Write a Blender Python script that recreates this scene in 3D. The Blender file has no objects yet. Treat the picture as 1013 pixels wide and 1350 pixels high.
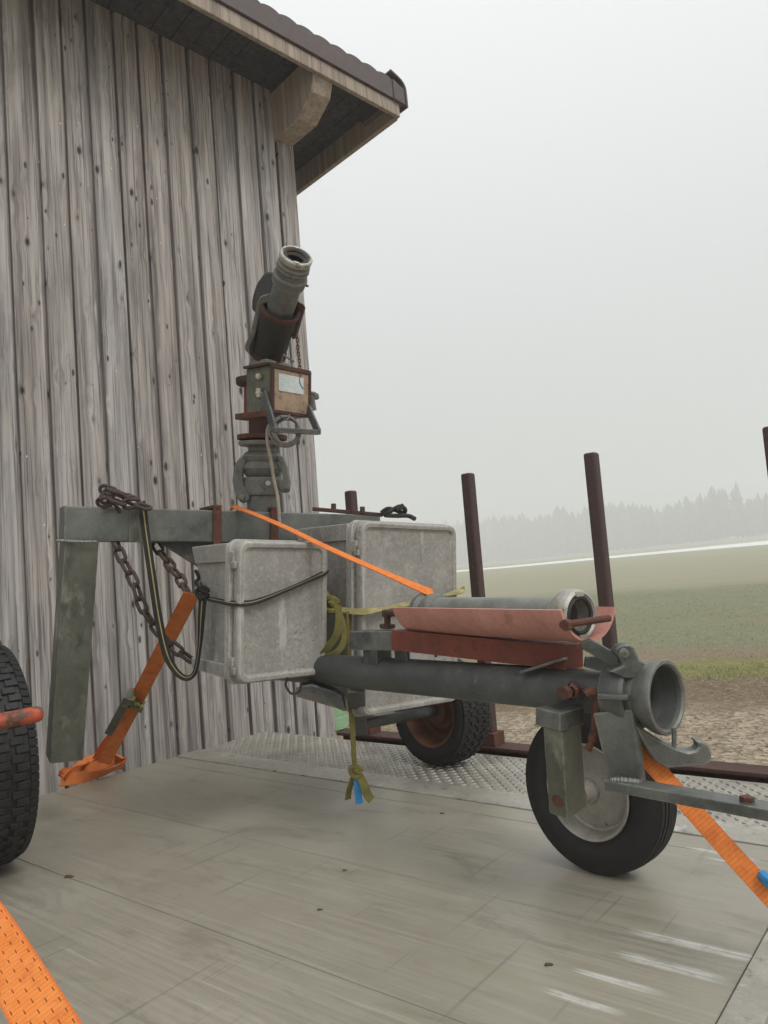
import bpy, bmesh, math, random
from mathutils import Vector, Matrix, noise
random.seed(7)
V = Vector
sc = bpy.context.scene
COL = sc.collection
PI = math.pi

# ------------------------------------------------------------------ camera
FPX, CX, CY = 1000.0, 506.5, 675.0
PITCH, ROLL = math.radians(4.29), math.radians(4.55)
CAMPOS = V((0, 0, 0.75))
F = V((0, math.cos(PITCH), math.sin(PITCH)))
R0 = V((1, 0, 0)); U0 = R0.cross(F)
R = R0 * math.cos(ROLL) - U0 * math.sin(ROLL)
U = U0 * math.cos(ROLL) + R0 * math.sin(ROLL)
cam_d = bpy.data.cameras.new('camera'); cam = bpy.data.objects.new('camera', cam_d); COL.objects.link(cam)
cam_d.sensor_fit = 'VERTICAL'; cam_d.sensor_height = 36; cam_d.lens = 36 * FPX / 1350
cam_d.clip_start = 0.02; cam_d.clip_end = 3000
cam.matrix_world = Matrix(((R.x, U.x, -F.x, 0), (R.y, U.y, -F.y, 0), (R.z, U.z, -F.z, CAMPOS.z), (0, 0, 0, 1)))
sc.camera = cam

def ray(x, y): return F + R * ((x - CX) / FPX) - U * ((y - CY) / FPX)
def P(x, y, d): return CAMPOS + ray(x, y) * d                 # survey helper: a sighted point at a measured distance
def on_z(x, y, z=0.0):
    r = ray(x, y); return CAMPOS + r * ((z - CAMPOS.z) / r.z)
def on_plane(x, y, p0, n):
    r = ray(x, y); return CAMPOS + r * ((p0 - CAMPOS).dot(n) / r.dot(n))

# ------------------------------------------------------------------ materials
def srgb(r, g, b):
    f = lambda c: (c / 255 / 12.92) if c <= 10 else ((c / 255 + .055) / 1.055) ** 2.4
    return (f(r), f(g), f(b), 1)
def lin(*c): return (c[0], c[1], c[2], 1)

class NT:
    def __init__(s, name):
        s.m = bpy.data.materials.new(name); s.m.use_nodes = True
        s.t = s.m.node_tree; s.n = s.t.nodes; s.l = s.t.links
        s.b = s.n['Principled BSDF']; s.out = s.n['Material Output']
    def node(s, typ, **kw):
        n = s.n.new(typ)
        for k, v in kw.items():
            if k.startswith('i_'):
                key = k[2:]
                n.inputs[int(key) if key.isdigit() else key.replace('_', ' ')].default_value = v
            else: setattr(n, k, v)
        return n
    def link(s, a, b): s.l.new(a, b)
    def coord(s, kind='Object', scale=(1, 1, 1), rot=(0, 0, 0), loc=(0, 0, 0)):
        tc = s.node('ShaderNodeTexCoord'); mp = s.node('ShaderNodeMapping')
        mp.inputs['Scale'].default_value = scale; mp.inputs['Rotation'].default_value = rot; mp.inputs['Location'].default_value = loc
        s.link(tc.outputs[kind], mp.inputs['Vector']); return mp.outputs[0]
    def noise(s, co, scale, detail=4, rough=.55, dist=0):
        n = s.node('ShaderNodeTexNoise'); n.inputs['Scale'].default_value = scale; n.inputs['Detail'].default_value = detail
        n.inputs['Roughness'].default_value = rough; n.inputs['Distortion'].default_value = dist
        if co is not None: s.link(co, n.inputs['Vector'])
        return n.outputs['Fac']
    def ramp(s, fac, lo, hi, a=0., b=1.):
        n = s.node('ShaderNodeMapRange'); n.inputs['From Min'].default_value = lo; n.inputs['From Max'].default_value = hi
        n.inputs['To Min'].default_value = a; n.inputs['To Max'].default_value = b
        s.link(fac, n.inputs['Value']); return n.outputs[0]
    def mix(s, fac, a, b, mode='MIX'):
        n = s.node('ShaderNodeMix', data_type='RGBA', blend_type=mode)
        for sock, v in ((n.inputs[0], fac), (n.inputs[6], a), (n.inputs[7], b)):
            if hasattr(v, 'is_output'): s.link(v, sock)
            else: sock.default_value = v
        return n.outputs[2]
    def math(s, op, a, b=None, c=None):
        n = s.node('ShaderNodeMath', operation=op)
        for i, v in enumerate((a, b, c)):
            if v is None: continue
            if hasattr(v, 'is_output'): s.link(v, n.inputs[i])
            else: n.inputs[i].default_value = v
        return n.outputs[0]
    def sep(s, v):
        n = s.node('ShaderNodeSeparateXYZ'); s.link(v, n.inputs[0]); return n.outputs
    def bump(s, h, strength=.3, dist=.01, prev=None):
        n = s.node('ShaderNodeBump'); n.inputs['Strength'].default_value = strength; n.inputs['Distance'].default_value = dist
        s.link(h, n.inputs['Height'])
        if prev is not None: s.link(prev, n.inputs['Normal'])
        return n.outputs[0]
    def finish(s, color=None, rough=None, normal=None, metal=None, spec=None):
        for k, v in (('Base Color', color), ('Roughness', rough), ('Normal', normal), ('Metallic', metal), ('Specular IOR Level', spec)):
            if v is None: continue
            if hasattr(v, 'is_output'): s.link(v, s.b.inputs[k])
            else: s.b.inputs[k].default_value = v
        return s.m

def weathered(name, c1, c2, scale=9, c3=None, spot=(30, .6, .72), metal=0, rough=(.45, .8), bump=.25, bscale=60, aniso=(1, 1, 1), c4=None, spot4=(7, .58, .72), wear=None, grit=.3):
    t = NT(name); co = t.coord(scale=aniso)
    n1 = t.noise(co, scale, 6, .62)
    f = t.ramp(n1, .3, .72)
    col = t.mix(f, c1, c2)
    if c3:
        n2 = t.noise(co, spot[0], 5, .65); col = t.mix(t.ramp(n2, spot[1], spot[2]), col, c3)
    if c4:
        n4 = t.noise(co, spot4[0], 7, .7, .4); col = t.mix(t.ramp(n4, spot4[1], spot4[2]), col, c4)
    gn = t.noise(t.coord(), 170, 3, .7); gm = t.noise(t.coord(), 34, 5, .7)
    g_ = t.math('ADD', t.math('MULTIPLY', t.math('SUBTRACT', gn, .5), grit * 1.6), t.math('MULTIPLY', t.math('SUBTRACT', gm, .5), grit * 1.8))
    gc = t.node('ShaderNodeCombineColor'); gv = t.math('ADD', g_, 1.0)
    for i_ in range(3): t.link(gv, gc.inputs[i_])
    col = t.mix(1.0, col, gc.outputs[0], 'MULTIPLY')
    if wear:
        bv = t.node('ShaderNodeBevel', samples=4); bv.inputs['Radius'].default_value = wear[1]
        gg = t.node('ShaderNodeNewGeometry'); dp = t.node('ShaderNodeVectorMath', operation='DOT_PRODUCT'); t.link(bv.outputs[0], dp.inputs[0]); t.link(gg.outputs['Normal'], dp.inputs[1])
        ew = t.math('MULTIPLY', t.ramp(dp.outputs['Value'], .985, .90), t.ramp(gm, .36, .56))
        col = t.mix(t.math('MULTIPLY', ew, .8), col, wear[0])
    nb = t.noise(co, bscale, 5, .6)
    r = t.ramp(n1, .3, .7, rough[0], rough[1])
    return t.finish(col, r, t.bump(nb, bump, .004), metal)

M = {}
M['steel'] = weathered('galvanised_steel', srgb(86, 89, 86), srgb(122, 124, 118), 9, srgb(112, 88, 66), (26, .64, .76), .35, (.32, .6), .16, 90, c4=srgb(62, 65, 62), spot4=(5, .5, .68), wear=(srgb(158, 158, 150), .006))
M['steel_green'] = weathered('leg_steel', srgb(84, 86, 77), srgb(114, 116, 103), 11, srgb(156, 158, 142), (8, .56, .72), .3, (.36, .62), .12, 80, (1, 1, .55), c4=srgb(72, 76, 70), spot4=(18, .55, .72), wear=(srgb(158, 158, 150), .006))
M['steel_dark'] = weathered('painted_pipe', srgb(72, 75, 74), srgb(100, 102, 99), 8, srgb(126, 123, 112), (34, .64, .76), .2, (.36, .62), .12, 110, c4=srgb(64, 68, 68), spot4=(3, .5, .66), wear=(srgb(158, 158, 150), .006))
M['steel_light'] = weathered('pale_galvanised', srgb(112, 116, 110), srgb(148, 150, 142), 10, srgb(110, 84, 58), (24, .66, .76), .3, (.4, .65), .15, 100, wear=(srgb(158, 158, 150), .006))
M['cast'] = weathered('cast_coupling', srgb(94, 97, 93), srgb(130, 131, 124), 14, srgb(74, 74, 68), (20, .58, .72), .25, (.5, .75), .3, 120, c4=srgb(128, 96, 66), spot4=(9, .66, .76), wear=(srgb(158, 158, 150), .006))
M['alu'] = weathered('coupling_alloy', srgb(150, 148, 138), srgb(196, 194, 184), 20, srgb(96, 86, 72), (30, .58, .68), .5, (.35, .6), .2, 90)
M['rust'] = weathered('rust', srgb(74, 47, 39), srgb(108, 68, 50), 22, srgb(58, 42, 37), (50, .55, .7), 0, (.75, .95), .5, 160, c4=srgb(134, 92, 66), spot4=(16, .6, .74))
M['rust_dark'] = weathered('dark_rust', srgb(66, 46, 42), srgb(90, 60, 50), 22, srgb(52, 38, 36), (50, .55, .7), 0, (.7, .95), .5, 160)
M['rust_scale'] = weathered('stake_brown', srgb(62, 48, 47), srgb(80, 60, 56), 12, srgb(104, 88, 80), (60, .64, .72), 0, (.55, .85), .35, 140, (1, 1, .3))
M['rust_red'] = weathered('red_oxide', srgb(98, 52, 42), srgb(126, 66, 50), 9, srgb(76, 44, 38), (26, .57, .7), 0, (.6, .85), .3, 130, c4=srgb(142, 84, 58), spot4=(12, .62, .74), wear=(srgb(140, 104, 84), .004))
M['pink'] = weathered('faded_pink_plastic', srgb(184, 128, 116), srgb(204, 148, 134), 6, srgb(158, 112, 98), (18, .58, .74), 0, (.45, .65), .08, 60, c4=srgb(218, 184, 172), spot4=(11, .66, .76))
M['rubber_black'] = weathered('hose_rubber', srgb(42, 42, 42), srgb(56, 55, 52), 12, srgb(84, 78, 70), (40, .64, .74), 0, (.6, .85), .3, 90)
M['tyre'] = weathered('tyre_rubber', srgb(30, 30, 30), srgb(42, 41, 39), 8, srgb(78, 76, 70), (46, .68, .78), 0, (.6, .85), .2, 120)
M['tyre_new'] = weathered('tyre_tread_rubber', srgb(27, 27, 28), srgb(38, 38, 38), 8, srgb(56, 55, 52), (46, .64, .76), 0, (.55, .8), .2, 120)
M['rim_grey'] = weathered('wheel_rim_grey', srgb(140, 136, 128), srgb(170, 167, 158), 9, srgb(110, 90, 74), (34, .62, .72), .1, (.5, .7), .15, 90, c4=srgb(118, 112, 104), spot4=(6, .56, .7))
M['rim_rust'] = weathered('wheel_rim_rust', srgb(92, 62, 48), srgb(120, 84, 62), 9, srgb(74, 52, 44), (28, .56, .7), 0, (.7, .9), .3, 90)
M['iron'] = weathered('chain_iron', srgb(66, 56, 52), srgb(86, 70, 62), 40, srgb(110, 76, 56), (70, .6, .7), .2, (.6, .85), .4, 200)
M['orange_steel'] = weathered('orange_paint', srgb(196, 84, 52), srgb(150, 74, 54), 18, srgb(92, 66, 56), (30, .46, .58), 0, (.5, .8), .4, 130)
M['green'] = weathered('green_plastic', srgb(128, 168, 128), srgb(148, 184, 146), 6, srgb(110, 140, 108), (20, .6, .72), 0, (.4, .6), .05, 50)
M['cable'] = weathered('grey_cable', srgb(158, 152, 138), srgb(182, 176, 160), 30, None, metal=0)
M['cable_dark'] = weathered('coil_cable', srgb(112, 112, 108), srgb(140, 140, 134), 30, None)
M['brass'] = weathered('zinc_fitting', srgb(176, 168, 148), srgb(206, 200, 182), 40, None, metal=.5)
M['panel'] = weathered('brown_box_panel', srgb(152, 128, 108), srgb(176, 154, 130), 16, srgb(120, 96, 80), (46, .56, .7), .2, (.4, .65), .15, 120, c4=srgb(190, 168, 138), spot4=(9, .6, .74))
M['sticker_red'] = weathered('dark_red_paint', srgb(110, 38, 58), srgb(126, 52, 68), 16, None)
M['blue'] = weathered('blue_handle', srgb(40, 128, 190), srgb(66, 150, 204), 20, None)
M['black_plastic'] = weathered('black_plastic', srgb(40, 40, 42), srgb(54, 54, 54), 20, None)
M['zinc_yellow'] = weathered('ratchet_plating', srgb(112, 112, 68), srgb(170, 166, 104), 40, srgb(58, 58, 40), (60, .5, .62), .6, (.35, .6), .3, 120)
M['leaf'] = weathered('dry_leaf', srgb(70, 52, 40), srgb(96, 74, 54), 60, None)

def make_label_mat():
    t = NT('faded_label'); co = t.coord('Object', (1, 1, 1))
    n = t.noise(co, 90, 5, .7); n2 = t.noise(t.coord('Object', (60, 60, 260)), 1.0, 2)
    c = t.mix(t.ramp(n, .35, .7), srgb(196, 206, 206), srgb(214, 222, 220))
    c = t.mix(t.math('MULTIPLY', t.ramp(n2, .56, .64), .35), c, srgb(150, 166, 172))
    return t.finish(c, .5)
M['label'] = make_label_mat()

def make_crate_mat():
    t = NT('weathered_crate_plastic'); co = t.coord()
    n1 = t.noise(co, 5, 7, .68); n2 = t.noise(co, 42, 6, .7, .5); n3 = t.noise(co, 85, 4, .7); n4 = t.noise(co, 3.2, 4, .6)
    c = t.mix(t.ramp(n1, .3, .7), srgb(126, 124, 120), srgb(164, 161, 154))
    n5 = t.noise(co, 95, 5, .75); c = t.mix(t.math('MULTIPLY', t.ramp(n2, .5, .7), .45), c, srgb(190, 187, 179)); c = t.mix(t.math('MULTIPLY', t.ramp(n5, .5, .68), .28), c, srgb(206, 203, 194))
    c = t.mix(t.math('MULTIPLY', t.math('MULTIPLY', t.ramp(n3, .56, .68), t.ramp(n4, .42, .62)), .85), c, srgb(88, 84, 80))
    vr = t.node('ShaderNodeTexVoronoi', feature='DISTANCE_TO_EDGE'); vr.inputs['Scale'].default_value = 7
    sc_ = t.coord(scale=(1, 1, .16), rot=(0, .25, .0)); ds = t.noise(sc_, 22, 4, .6)
    c = t.mix(t.math('MULTIPLY', t.ramp(ds, .62, .68), .45), c, srgb(206, 204, 196))
    bv = t.node('ShaderNodeBevel', samples=4); bv.inputs['Radius'].default_value = .009
    gg = t.node('ShaderNodeNewGeometry'); dp = t.node('ShaderNodeVectorMath', operation='DOT_PRODUCT'); t.link(bv.outputs[0], dp.inputs[0]); t.link(gg.outputs['Normal'], dp.inputs[1])
    c = t.mix(t.math('MULTIPLY', t.ramp(dp.outputs['Value'], .97, .86), t.ramp(n2, .32, .5, .2, .9)), c, srgb(206, 204, 196))
    sp = t.noise(co, 130, 3, .7); c = t.mix(t.math('MULTIPLY', t.ramp(sp, .60, .68), t.ramp(n4, .36, .6, .05, .5)), c, srgb(90, 84, 80))
    return t.finish(c, t.ramp(n1, .3, .7, .6, .8), t.bump(n2, .2, .003))
M['crate'] = make_crate_mat()

def make_wood(name, tones, knots=True, kscale=1.0):
    # local z runs along the grain; each board carries its own random number
    t = NT(name)
    at = t.node('ShaderNodeAttribute', attribute_name='rnd')
    tc = t.node('ShaderNodeTexCoord')
    off = t.node('ShaderNodeCombineXYZ'); t.link(t.math('MULTIPLY', at.outputs['Fac'], 37.0), off.inputs[0]); t.link(t.math('MULTIPLY', at.outputs['Fac'], 91.0), off.inputs[2])
    add = t.node('ShaderNodeVectorMath', operation='ADD'); t.link(tc.outputs['Object'], add.inputs[0]); t.link(off.outputs[0], add.inputs[1])
    base = add.outputs[0]
    def mp(sx, sy, sz):
        m = t.node('ShaderNodeMapping'); m.inputs['Scale'].default_value = (sx, sy, sz); t.link(base, m.inputs[0]); return m.outputs[0]
    # knots
    kv = t.node('ShaderNodeTexVoronoi', voronoi_dimensions='3D'); kv.inputs['Scale'].default_value = 1; kv.inputs['Randomness'].default_value = 1
    t.link(mp(13 * kscale, .01, 6.2 * kscale), kv.inputs['Vector'])
    kd = kv.outputs['Distance']
    # grain bends round the knots
    warp = t.math('MULTIPLY', t.ramp(kd, .0, .4, 1, 0), .6)
    wv = t.node('ShaderNodeCombineXYZ'); t.link(warp, wv.inputs[0])
    wa = t.node('ShaderNodeVectorMath', operation='ADD'); t.link(mp(26, 26, .75), wa.inputs[0]); t.link(wv.outputs[0], wa.inputs[1])
    g1 = t.noise(wa.outputs[0], 1.0, 6, .62, .5)
    wb = t.node('ShaderNodeVectorMath', operation='ADD'); t.link(mp(120, 120, 1.6), wb.inputs[0]); t.link(wv.outputs[0], wb.inputs[1])
    g2 = t.noise(wb.outputs[0], 1.0, 4, .6, .2)
    big = t.noise(mp(14, 14, .8), 1.0, 4, .6)
    c = t.mix(t.ramp(big, .34, .64), tones[0], tones[1])
    c = t.mix(t.ramp(at.outputs['Fac'], 0, 1, 0, .75), c, tones[2])
    c = t.mix(t.math('MULTIPLY', t.ramp(g1, .45, .66), .7), c, tones[3])
    c = t.mix(t.math('MULTIPLY', t.ramp(g1, .48, .3), .7), c, tones[4])
    c = t.mix(t.math('MULTIPLY', t.ramp(g2, .52, .66), .7), c, tones[5])
    if knots:
        kc_ = t.sep(kv.outputs['Color']); ksel = t.math('GREATER_THAN', kc_[0], .16); ksz = t.ramp(kc_[1], 0, 1, .55, 1.35); kd = t.math('ADD', t.math('DIVIDE', kd, ksz), t.math('MULTIPLY', t.math('SUBTRACT', g2, .5), .12))
        ring = t.math('MULTIPLY', t.ramp(kd, .2, .08), ksel)
        core = t.math('MULTIPLY', t.ramp(kd, .125, .07), ksel)
        c = t.mix(t.math('MULTIPLY', ring, .45), c, tones[4])
        c = t.mix(t.math('MULTIPLY', core, .9), c, srgb(40, 35, 34)); nv = t.node('ShaderNodeTexVoronoi', voronoi_dimensions='3D'); nv.inputs['Scale'].default_value = 1; t.link(mp(16, .01, 7), nv.inputs['Vector']); c = t.mix(t.math('MULTIPLY', t.ramp(nv.outputs['Distance'], .045, .03), t.math('GREATER_THAN', t.sep(nv.outputs['Color'])[1], .55)), c, srgb(226, 222, 214))
        k2 = t.node('ShaderNodeTexVoronoi', voronoi_dimensions='3D'); k2.inputs['Scale'].default_value = 1; t.link(mp(24, .01, 10), k2.inputs['Vector'])
        kk = t.sep(k2.outputs['Color']); k2d = t.math('ADD', t.math('DIVIDE', k2.outputs['Distance'], t.ramp(kk[1], 0, 1, .5, 1.3)), t.math('MULTIPLY', t.math('SUBTRACT', g2, .5), .2))
        c = t.mix(t.math('MULTIPLY', t.math('MULTIPLY', t.ramp(k2d, .17, .1), t.math('GREATER_THAN', kk[0], .62)), .85), c, srgb(50, 44, 42))
        crk = t.noise(mp(60, 60, .9), 1.0, 2, .5, .4); c = t.mix(t.math('MULTIPLY', t.ramp(crk, .70, .76), .7), c, srgb(66, 60, 58)); blot = t.noise(mp(9, 9, 2.4), 1.0, 5, .65, .6); c = t.mix(t.math('MULTIPLY', t.ramp(blot, .52, .70), .5), c, srgb(112, 108, 108)); c = t.mix(t.math('MULTIPLY', t.ramp(blot, .42, .28), .4), c, srgb(186, 170, 152))
    h = t.math('ADD', g1, t.math('MULTIPLY', g2, .7))
    return t.finish(c, .82, t.bump(h, .45, .004), 0, .25)
M['wall'] = make_wood('weathered_larch', (srgb(130, 128, 129), srgb(182, 179, 176), srgb(152, 142, 134), srgb(202, 198, 193), srgb(94, 92, 92), srgb(70, 68, 68)))
M['timber'] = make_wood('roof_timber', (srgb(158, 146, 134), srgb(172, 160, 146), srgb(148, 136, 126), srgb(186, 174, 160), srgb(132, 120, 110), srgb(112, 102, 94)), False)
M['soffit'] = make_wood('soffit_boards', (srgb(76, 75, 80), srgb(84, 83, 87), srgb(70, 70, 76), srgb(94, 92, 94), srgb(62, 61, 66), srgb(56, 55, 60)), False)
M['tile'] = weathered('brown_roof_tile', srgb(92, 84, 84), srgb(104, 95, 94), 8, srgb(118, 110, 106), (40, .62, .74), 0, (.6, .8), .15, 120)

RUBS = ((828, 1226, 1020, 1270, .016), (812, 1256, 968, 1296, .018), (757, 1278, 880, 1312, .012), (716, 1304, 830, 1340, .012), (905, 1117, 1012, 1136, .010), (930, 1130, 1013, 1146, .006), (905, 1092, 990, 1106, .012))
def make_deck():
    t = NT('grey_deck_plywood')
    at = t.node('ShaderNodeAttribute', attribute_name='rnd')
    co = t.coord()
    n1 = t.noise(co, 2.2, 6, .62)
    gr = t.noise(t.coord(scale=(2.2, 90, 2)), 1, 5, .62); gr2 = t.noise(t.coord(scale=(7, 260, 2)), 1, 3, .6)
    sc1 = t.noise(t.coord(scale=(1.4, 34, 1), rot=(0, 0, .5)), 1.5, 2, .5); sc2 = t.noise(t.coord(scale=(30, 1.1, 1), rot=(0, 0, -.25)), 1.6, 2, .5)
    c = t.mix(t.ramp(n1, .3, .7), srgb(140, 135, 121), srgb(160, 155, 140))
    c = t.mix(t.ramp(at.outputs['Fac'], 0, 1, 0, .35), c, srgb(146, 140, 120))
    c = t.mix(t.math('MULTIPLY', t.ramp(gr, .5, .7), .28), c, srgb(184, 180, 168))
    c = t.mix(t.math('MULTIPLY', t.ramp(gr, .5, .3), .25), c, srgb(116, 112, 103))
    c = t.mix(t.math('MULTIPLY', t.ramp(gr2, .55, .75), .25), c, srgb(120, 116, 106))
    c = t.mix(t.math('MULTIPLY', t.ramp(sc1, .67, .71), .3), c, srgb(188, 184, 172))
    c = t.mix(t.math('MULTIPLY', t.ramp(sc2, .66, .72), .45), c, srgb(100, 96, 90))
    # dark scuffs and damp stains
    st = t.noise(t.coord(scale=(1, 2.6, 1)), 3.2, 7, .7, .6); c = t.mix(t.math('MULTIPLY', t.ramp(st, .53, .66), .42), c, srgb(108, 102, 90))
    al = t.noise(t.coord(scale=(1, 4, 1)), 2.0, 5, .7, .4)
    c = t.mix(t.math('MULTIPLY', t.ramp(al, .6, .72), .35), c, srgb(140, 138, 98))
    # white rub marks near the end of the deck, long along the grain
    xy = t.sep(t.node('ShaderNodeTexCoord').outputs['Object'])
    edge_n = t.noise(t.coord(scale=(9, 60, 1)), 1, 4, .65); body_n = t.noise(t.coord(scale=(5, 190, 1)), 1, 4, .65); brk = t.noise(t.coord(), 38, 5, .7)
    for (xa, ya, xb, yb, hw) in RUBS:
        (ua, va), (ub, vb) = duv(xa, ya), duv(xb, yb)
        wob = t.math('ADD', xy[1], t.math('MULTIPLY', t.math('SUBTRACT', edge_n, .5), .014))
        vm = t.math('ADD', t.math('MULTIPLY', t.math('SUBTRACT', xy[0], ua), (vb - va) / (ub - ua)), va)
        across = t.ramp(t.math('ABSOLUTE', t.math('SUBTRACT', wob, vm)), hw, hw * .5)
        uu = t.math('ADD', xy[0], t.math('MULTIPLY', t.math('SUBTRACT', body_n, .5), .10))
        along = t.math('MULTIPLY', t.ramp(uu, ua, ua + .035), t.ramp(uu, ub, ub - .05))
        c = t.mix(t.math('MULTIPLY', t.math('MULTIPLY', across, along), t.math('MULTIPLY', t.ramp(body_n, .34, .58, .12, .78), t.ramp(brk, .34, .52, .45, 1))), c, srgb(216, 216, 210))
    dots = t.noise(co, 150, 2, .5); c = t.mix(t.math('MULTIPLY', t.ramp(dots, .73, .77), .6), c, srgb(206, 200, 178))
    r = t.ramp(gr, .3, .7, .30, .48)
    h = t.math('ADD', gr, t.math('MULTIPLY', gr2, .5))
    return t.finish(c, r, t.bump(h, .22, .002), 0, .5)

def make_plate():
    t = NT('checker_aluminium'); co = t.coord()
    n1 = t.noise(co, 6, 6, .65); n2 = t.noise(co, 70, 4, .6)
    c = t.mix(t.ramp(n1, .3, .7), srgb(150, 146, 136), srgb(184, 180, 170)); c = t.mix(t.math('MULTIPLY', t.ramp(n2, .55, .7), .5), c, srgb(118, 112, 102))
    return t.finish(c, t.ramp(n1, .3, .7, .35, .55), t.bump(n2, .15, .002), .45)
M['plate'] = make_plate()
M['trim'] = weathered('deck_edge_metal', srgb(158, 154, 144), srgb(186, 182, 171), 8, srgb(122, 114, 100), (30, .58, .7), .4, (.38, .6), .15, 80, c4=srgb(206, 204, 196), spot4=(14, .6, .72))

def make_strap(name, ca, cb, dark, stripe=None, dash=None, edge=None):
    t = NT(name)
    uv = t.sep(t.node('ShaderNodeTexCoord').outputs['UV'])
    co = t.coord(); n = t.noise(co, 26, 5, .65)
    c = t.mix(t.ramp(n, .3, .7), ca, cb)
    w1 = t.math('SINE', t.math('MULTIPLY', uv[1], 2 * PI / .0032)); w2 = t.math('SINE', t.math('MULTIPLY', uv[0], 2 * PI * 15))
    weave = t.math('MULTIPLY', w1, w2)
    c = t.mix(t.ramp(weave, .2, 1, 0, .22), c, dark); rib = t.math('SINE', t.math('MULTIPLY', uv[1], 2 * PI / .0075)); c = t.mix(t.ramp(rib, -.2, 1, 0, .24), c, dark); dirt = t.noise(co, 60, 5, .7); c = t.mix(t.ramp(dirt, .5, .75, 0, .5), c, dark)
    if edge: c = t.mix(t.math('MULTIPLY', t.ramp(t.math('ABSOLUTE', t.math('SUBTRACT', uv[0], .5)), .43, .48), .5), c, edge)
    if stripe: c = t.mix(t.math('MULTIPLY', t.ramp(t.math('ABSOLUTE', t.math('SUBTRACT', uv[0], .56)), .09, .06), .8), c, stripe)
    if dash:
        rows = t.math('MULTIPLY', uv[0], 5.0); ri = t.math('FLOOR', rows)
        a = t.math('LESS_THAN', t.math('ABSOLUTE', t.math('SUBTRACT', t.math('FRACT', rows), .5)), .06)
        vv = t.math('FRACT', t.math('ADD', t.math('MULTIPLY', uv[1], 1 / .022), t.math('MULTIPLY', ri, .37)))
        c = t.mix(t.math('MULTIPLY', t.math('MULTIPLY', a, t.math('LESS_THAN', vv, .38)), .8), c, dash)
    g = t.noise(co, 9, 5, .7); c = t.mix(t.math('MULTIPLY', t.ramp(g, .56, .74), .4), c, dark)
    return t.finish(c, .8, t.bump(weave, .3, .0008), 0, .25)
M['orange_strap'] = make_strap('orange_webbing', srgb(232, 132, 60), srgb(242, 152, 80), srgb(176, 92, 48), dash=srgb(96, 48, 26), edge=srgb(200, 90, 34))
M['orange_plain'] = make_strap('orange_webbing_plain', srgb(226, 124, 56), srgb(238, 146, 76), srgb(164, 84, 44), edge=srgb(196, 92, 40))
M['orange_dull'] = make_strap('dusty_orange_webbing', srgb(224, 124, 64), srgb(238, 146, 84), srgb(164, 88, 50), edge=srgb(170, 80, 40))
M['black_strap'] = make_strap('black_webbing', srgb(34, 34, 34), srgb(46, 46, 44), srgb(24, 24, 24), stripe=srgb(160, 146, 96))
M['olive_strap'] = make_strap('olive_webbing', srgb(112, 106, 58), srgb(142, 134, 80), srgb(76, 72, 42))
M['olive_pale'] = make_strap('faded_olive_webbing', srgb(138, 130, 84), srgb(182, 172, 128), srgb(96, 90, 54))

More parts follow.
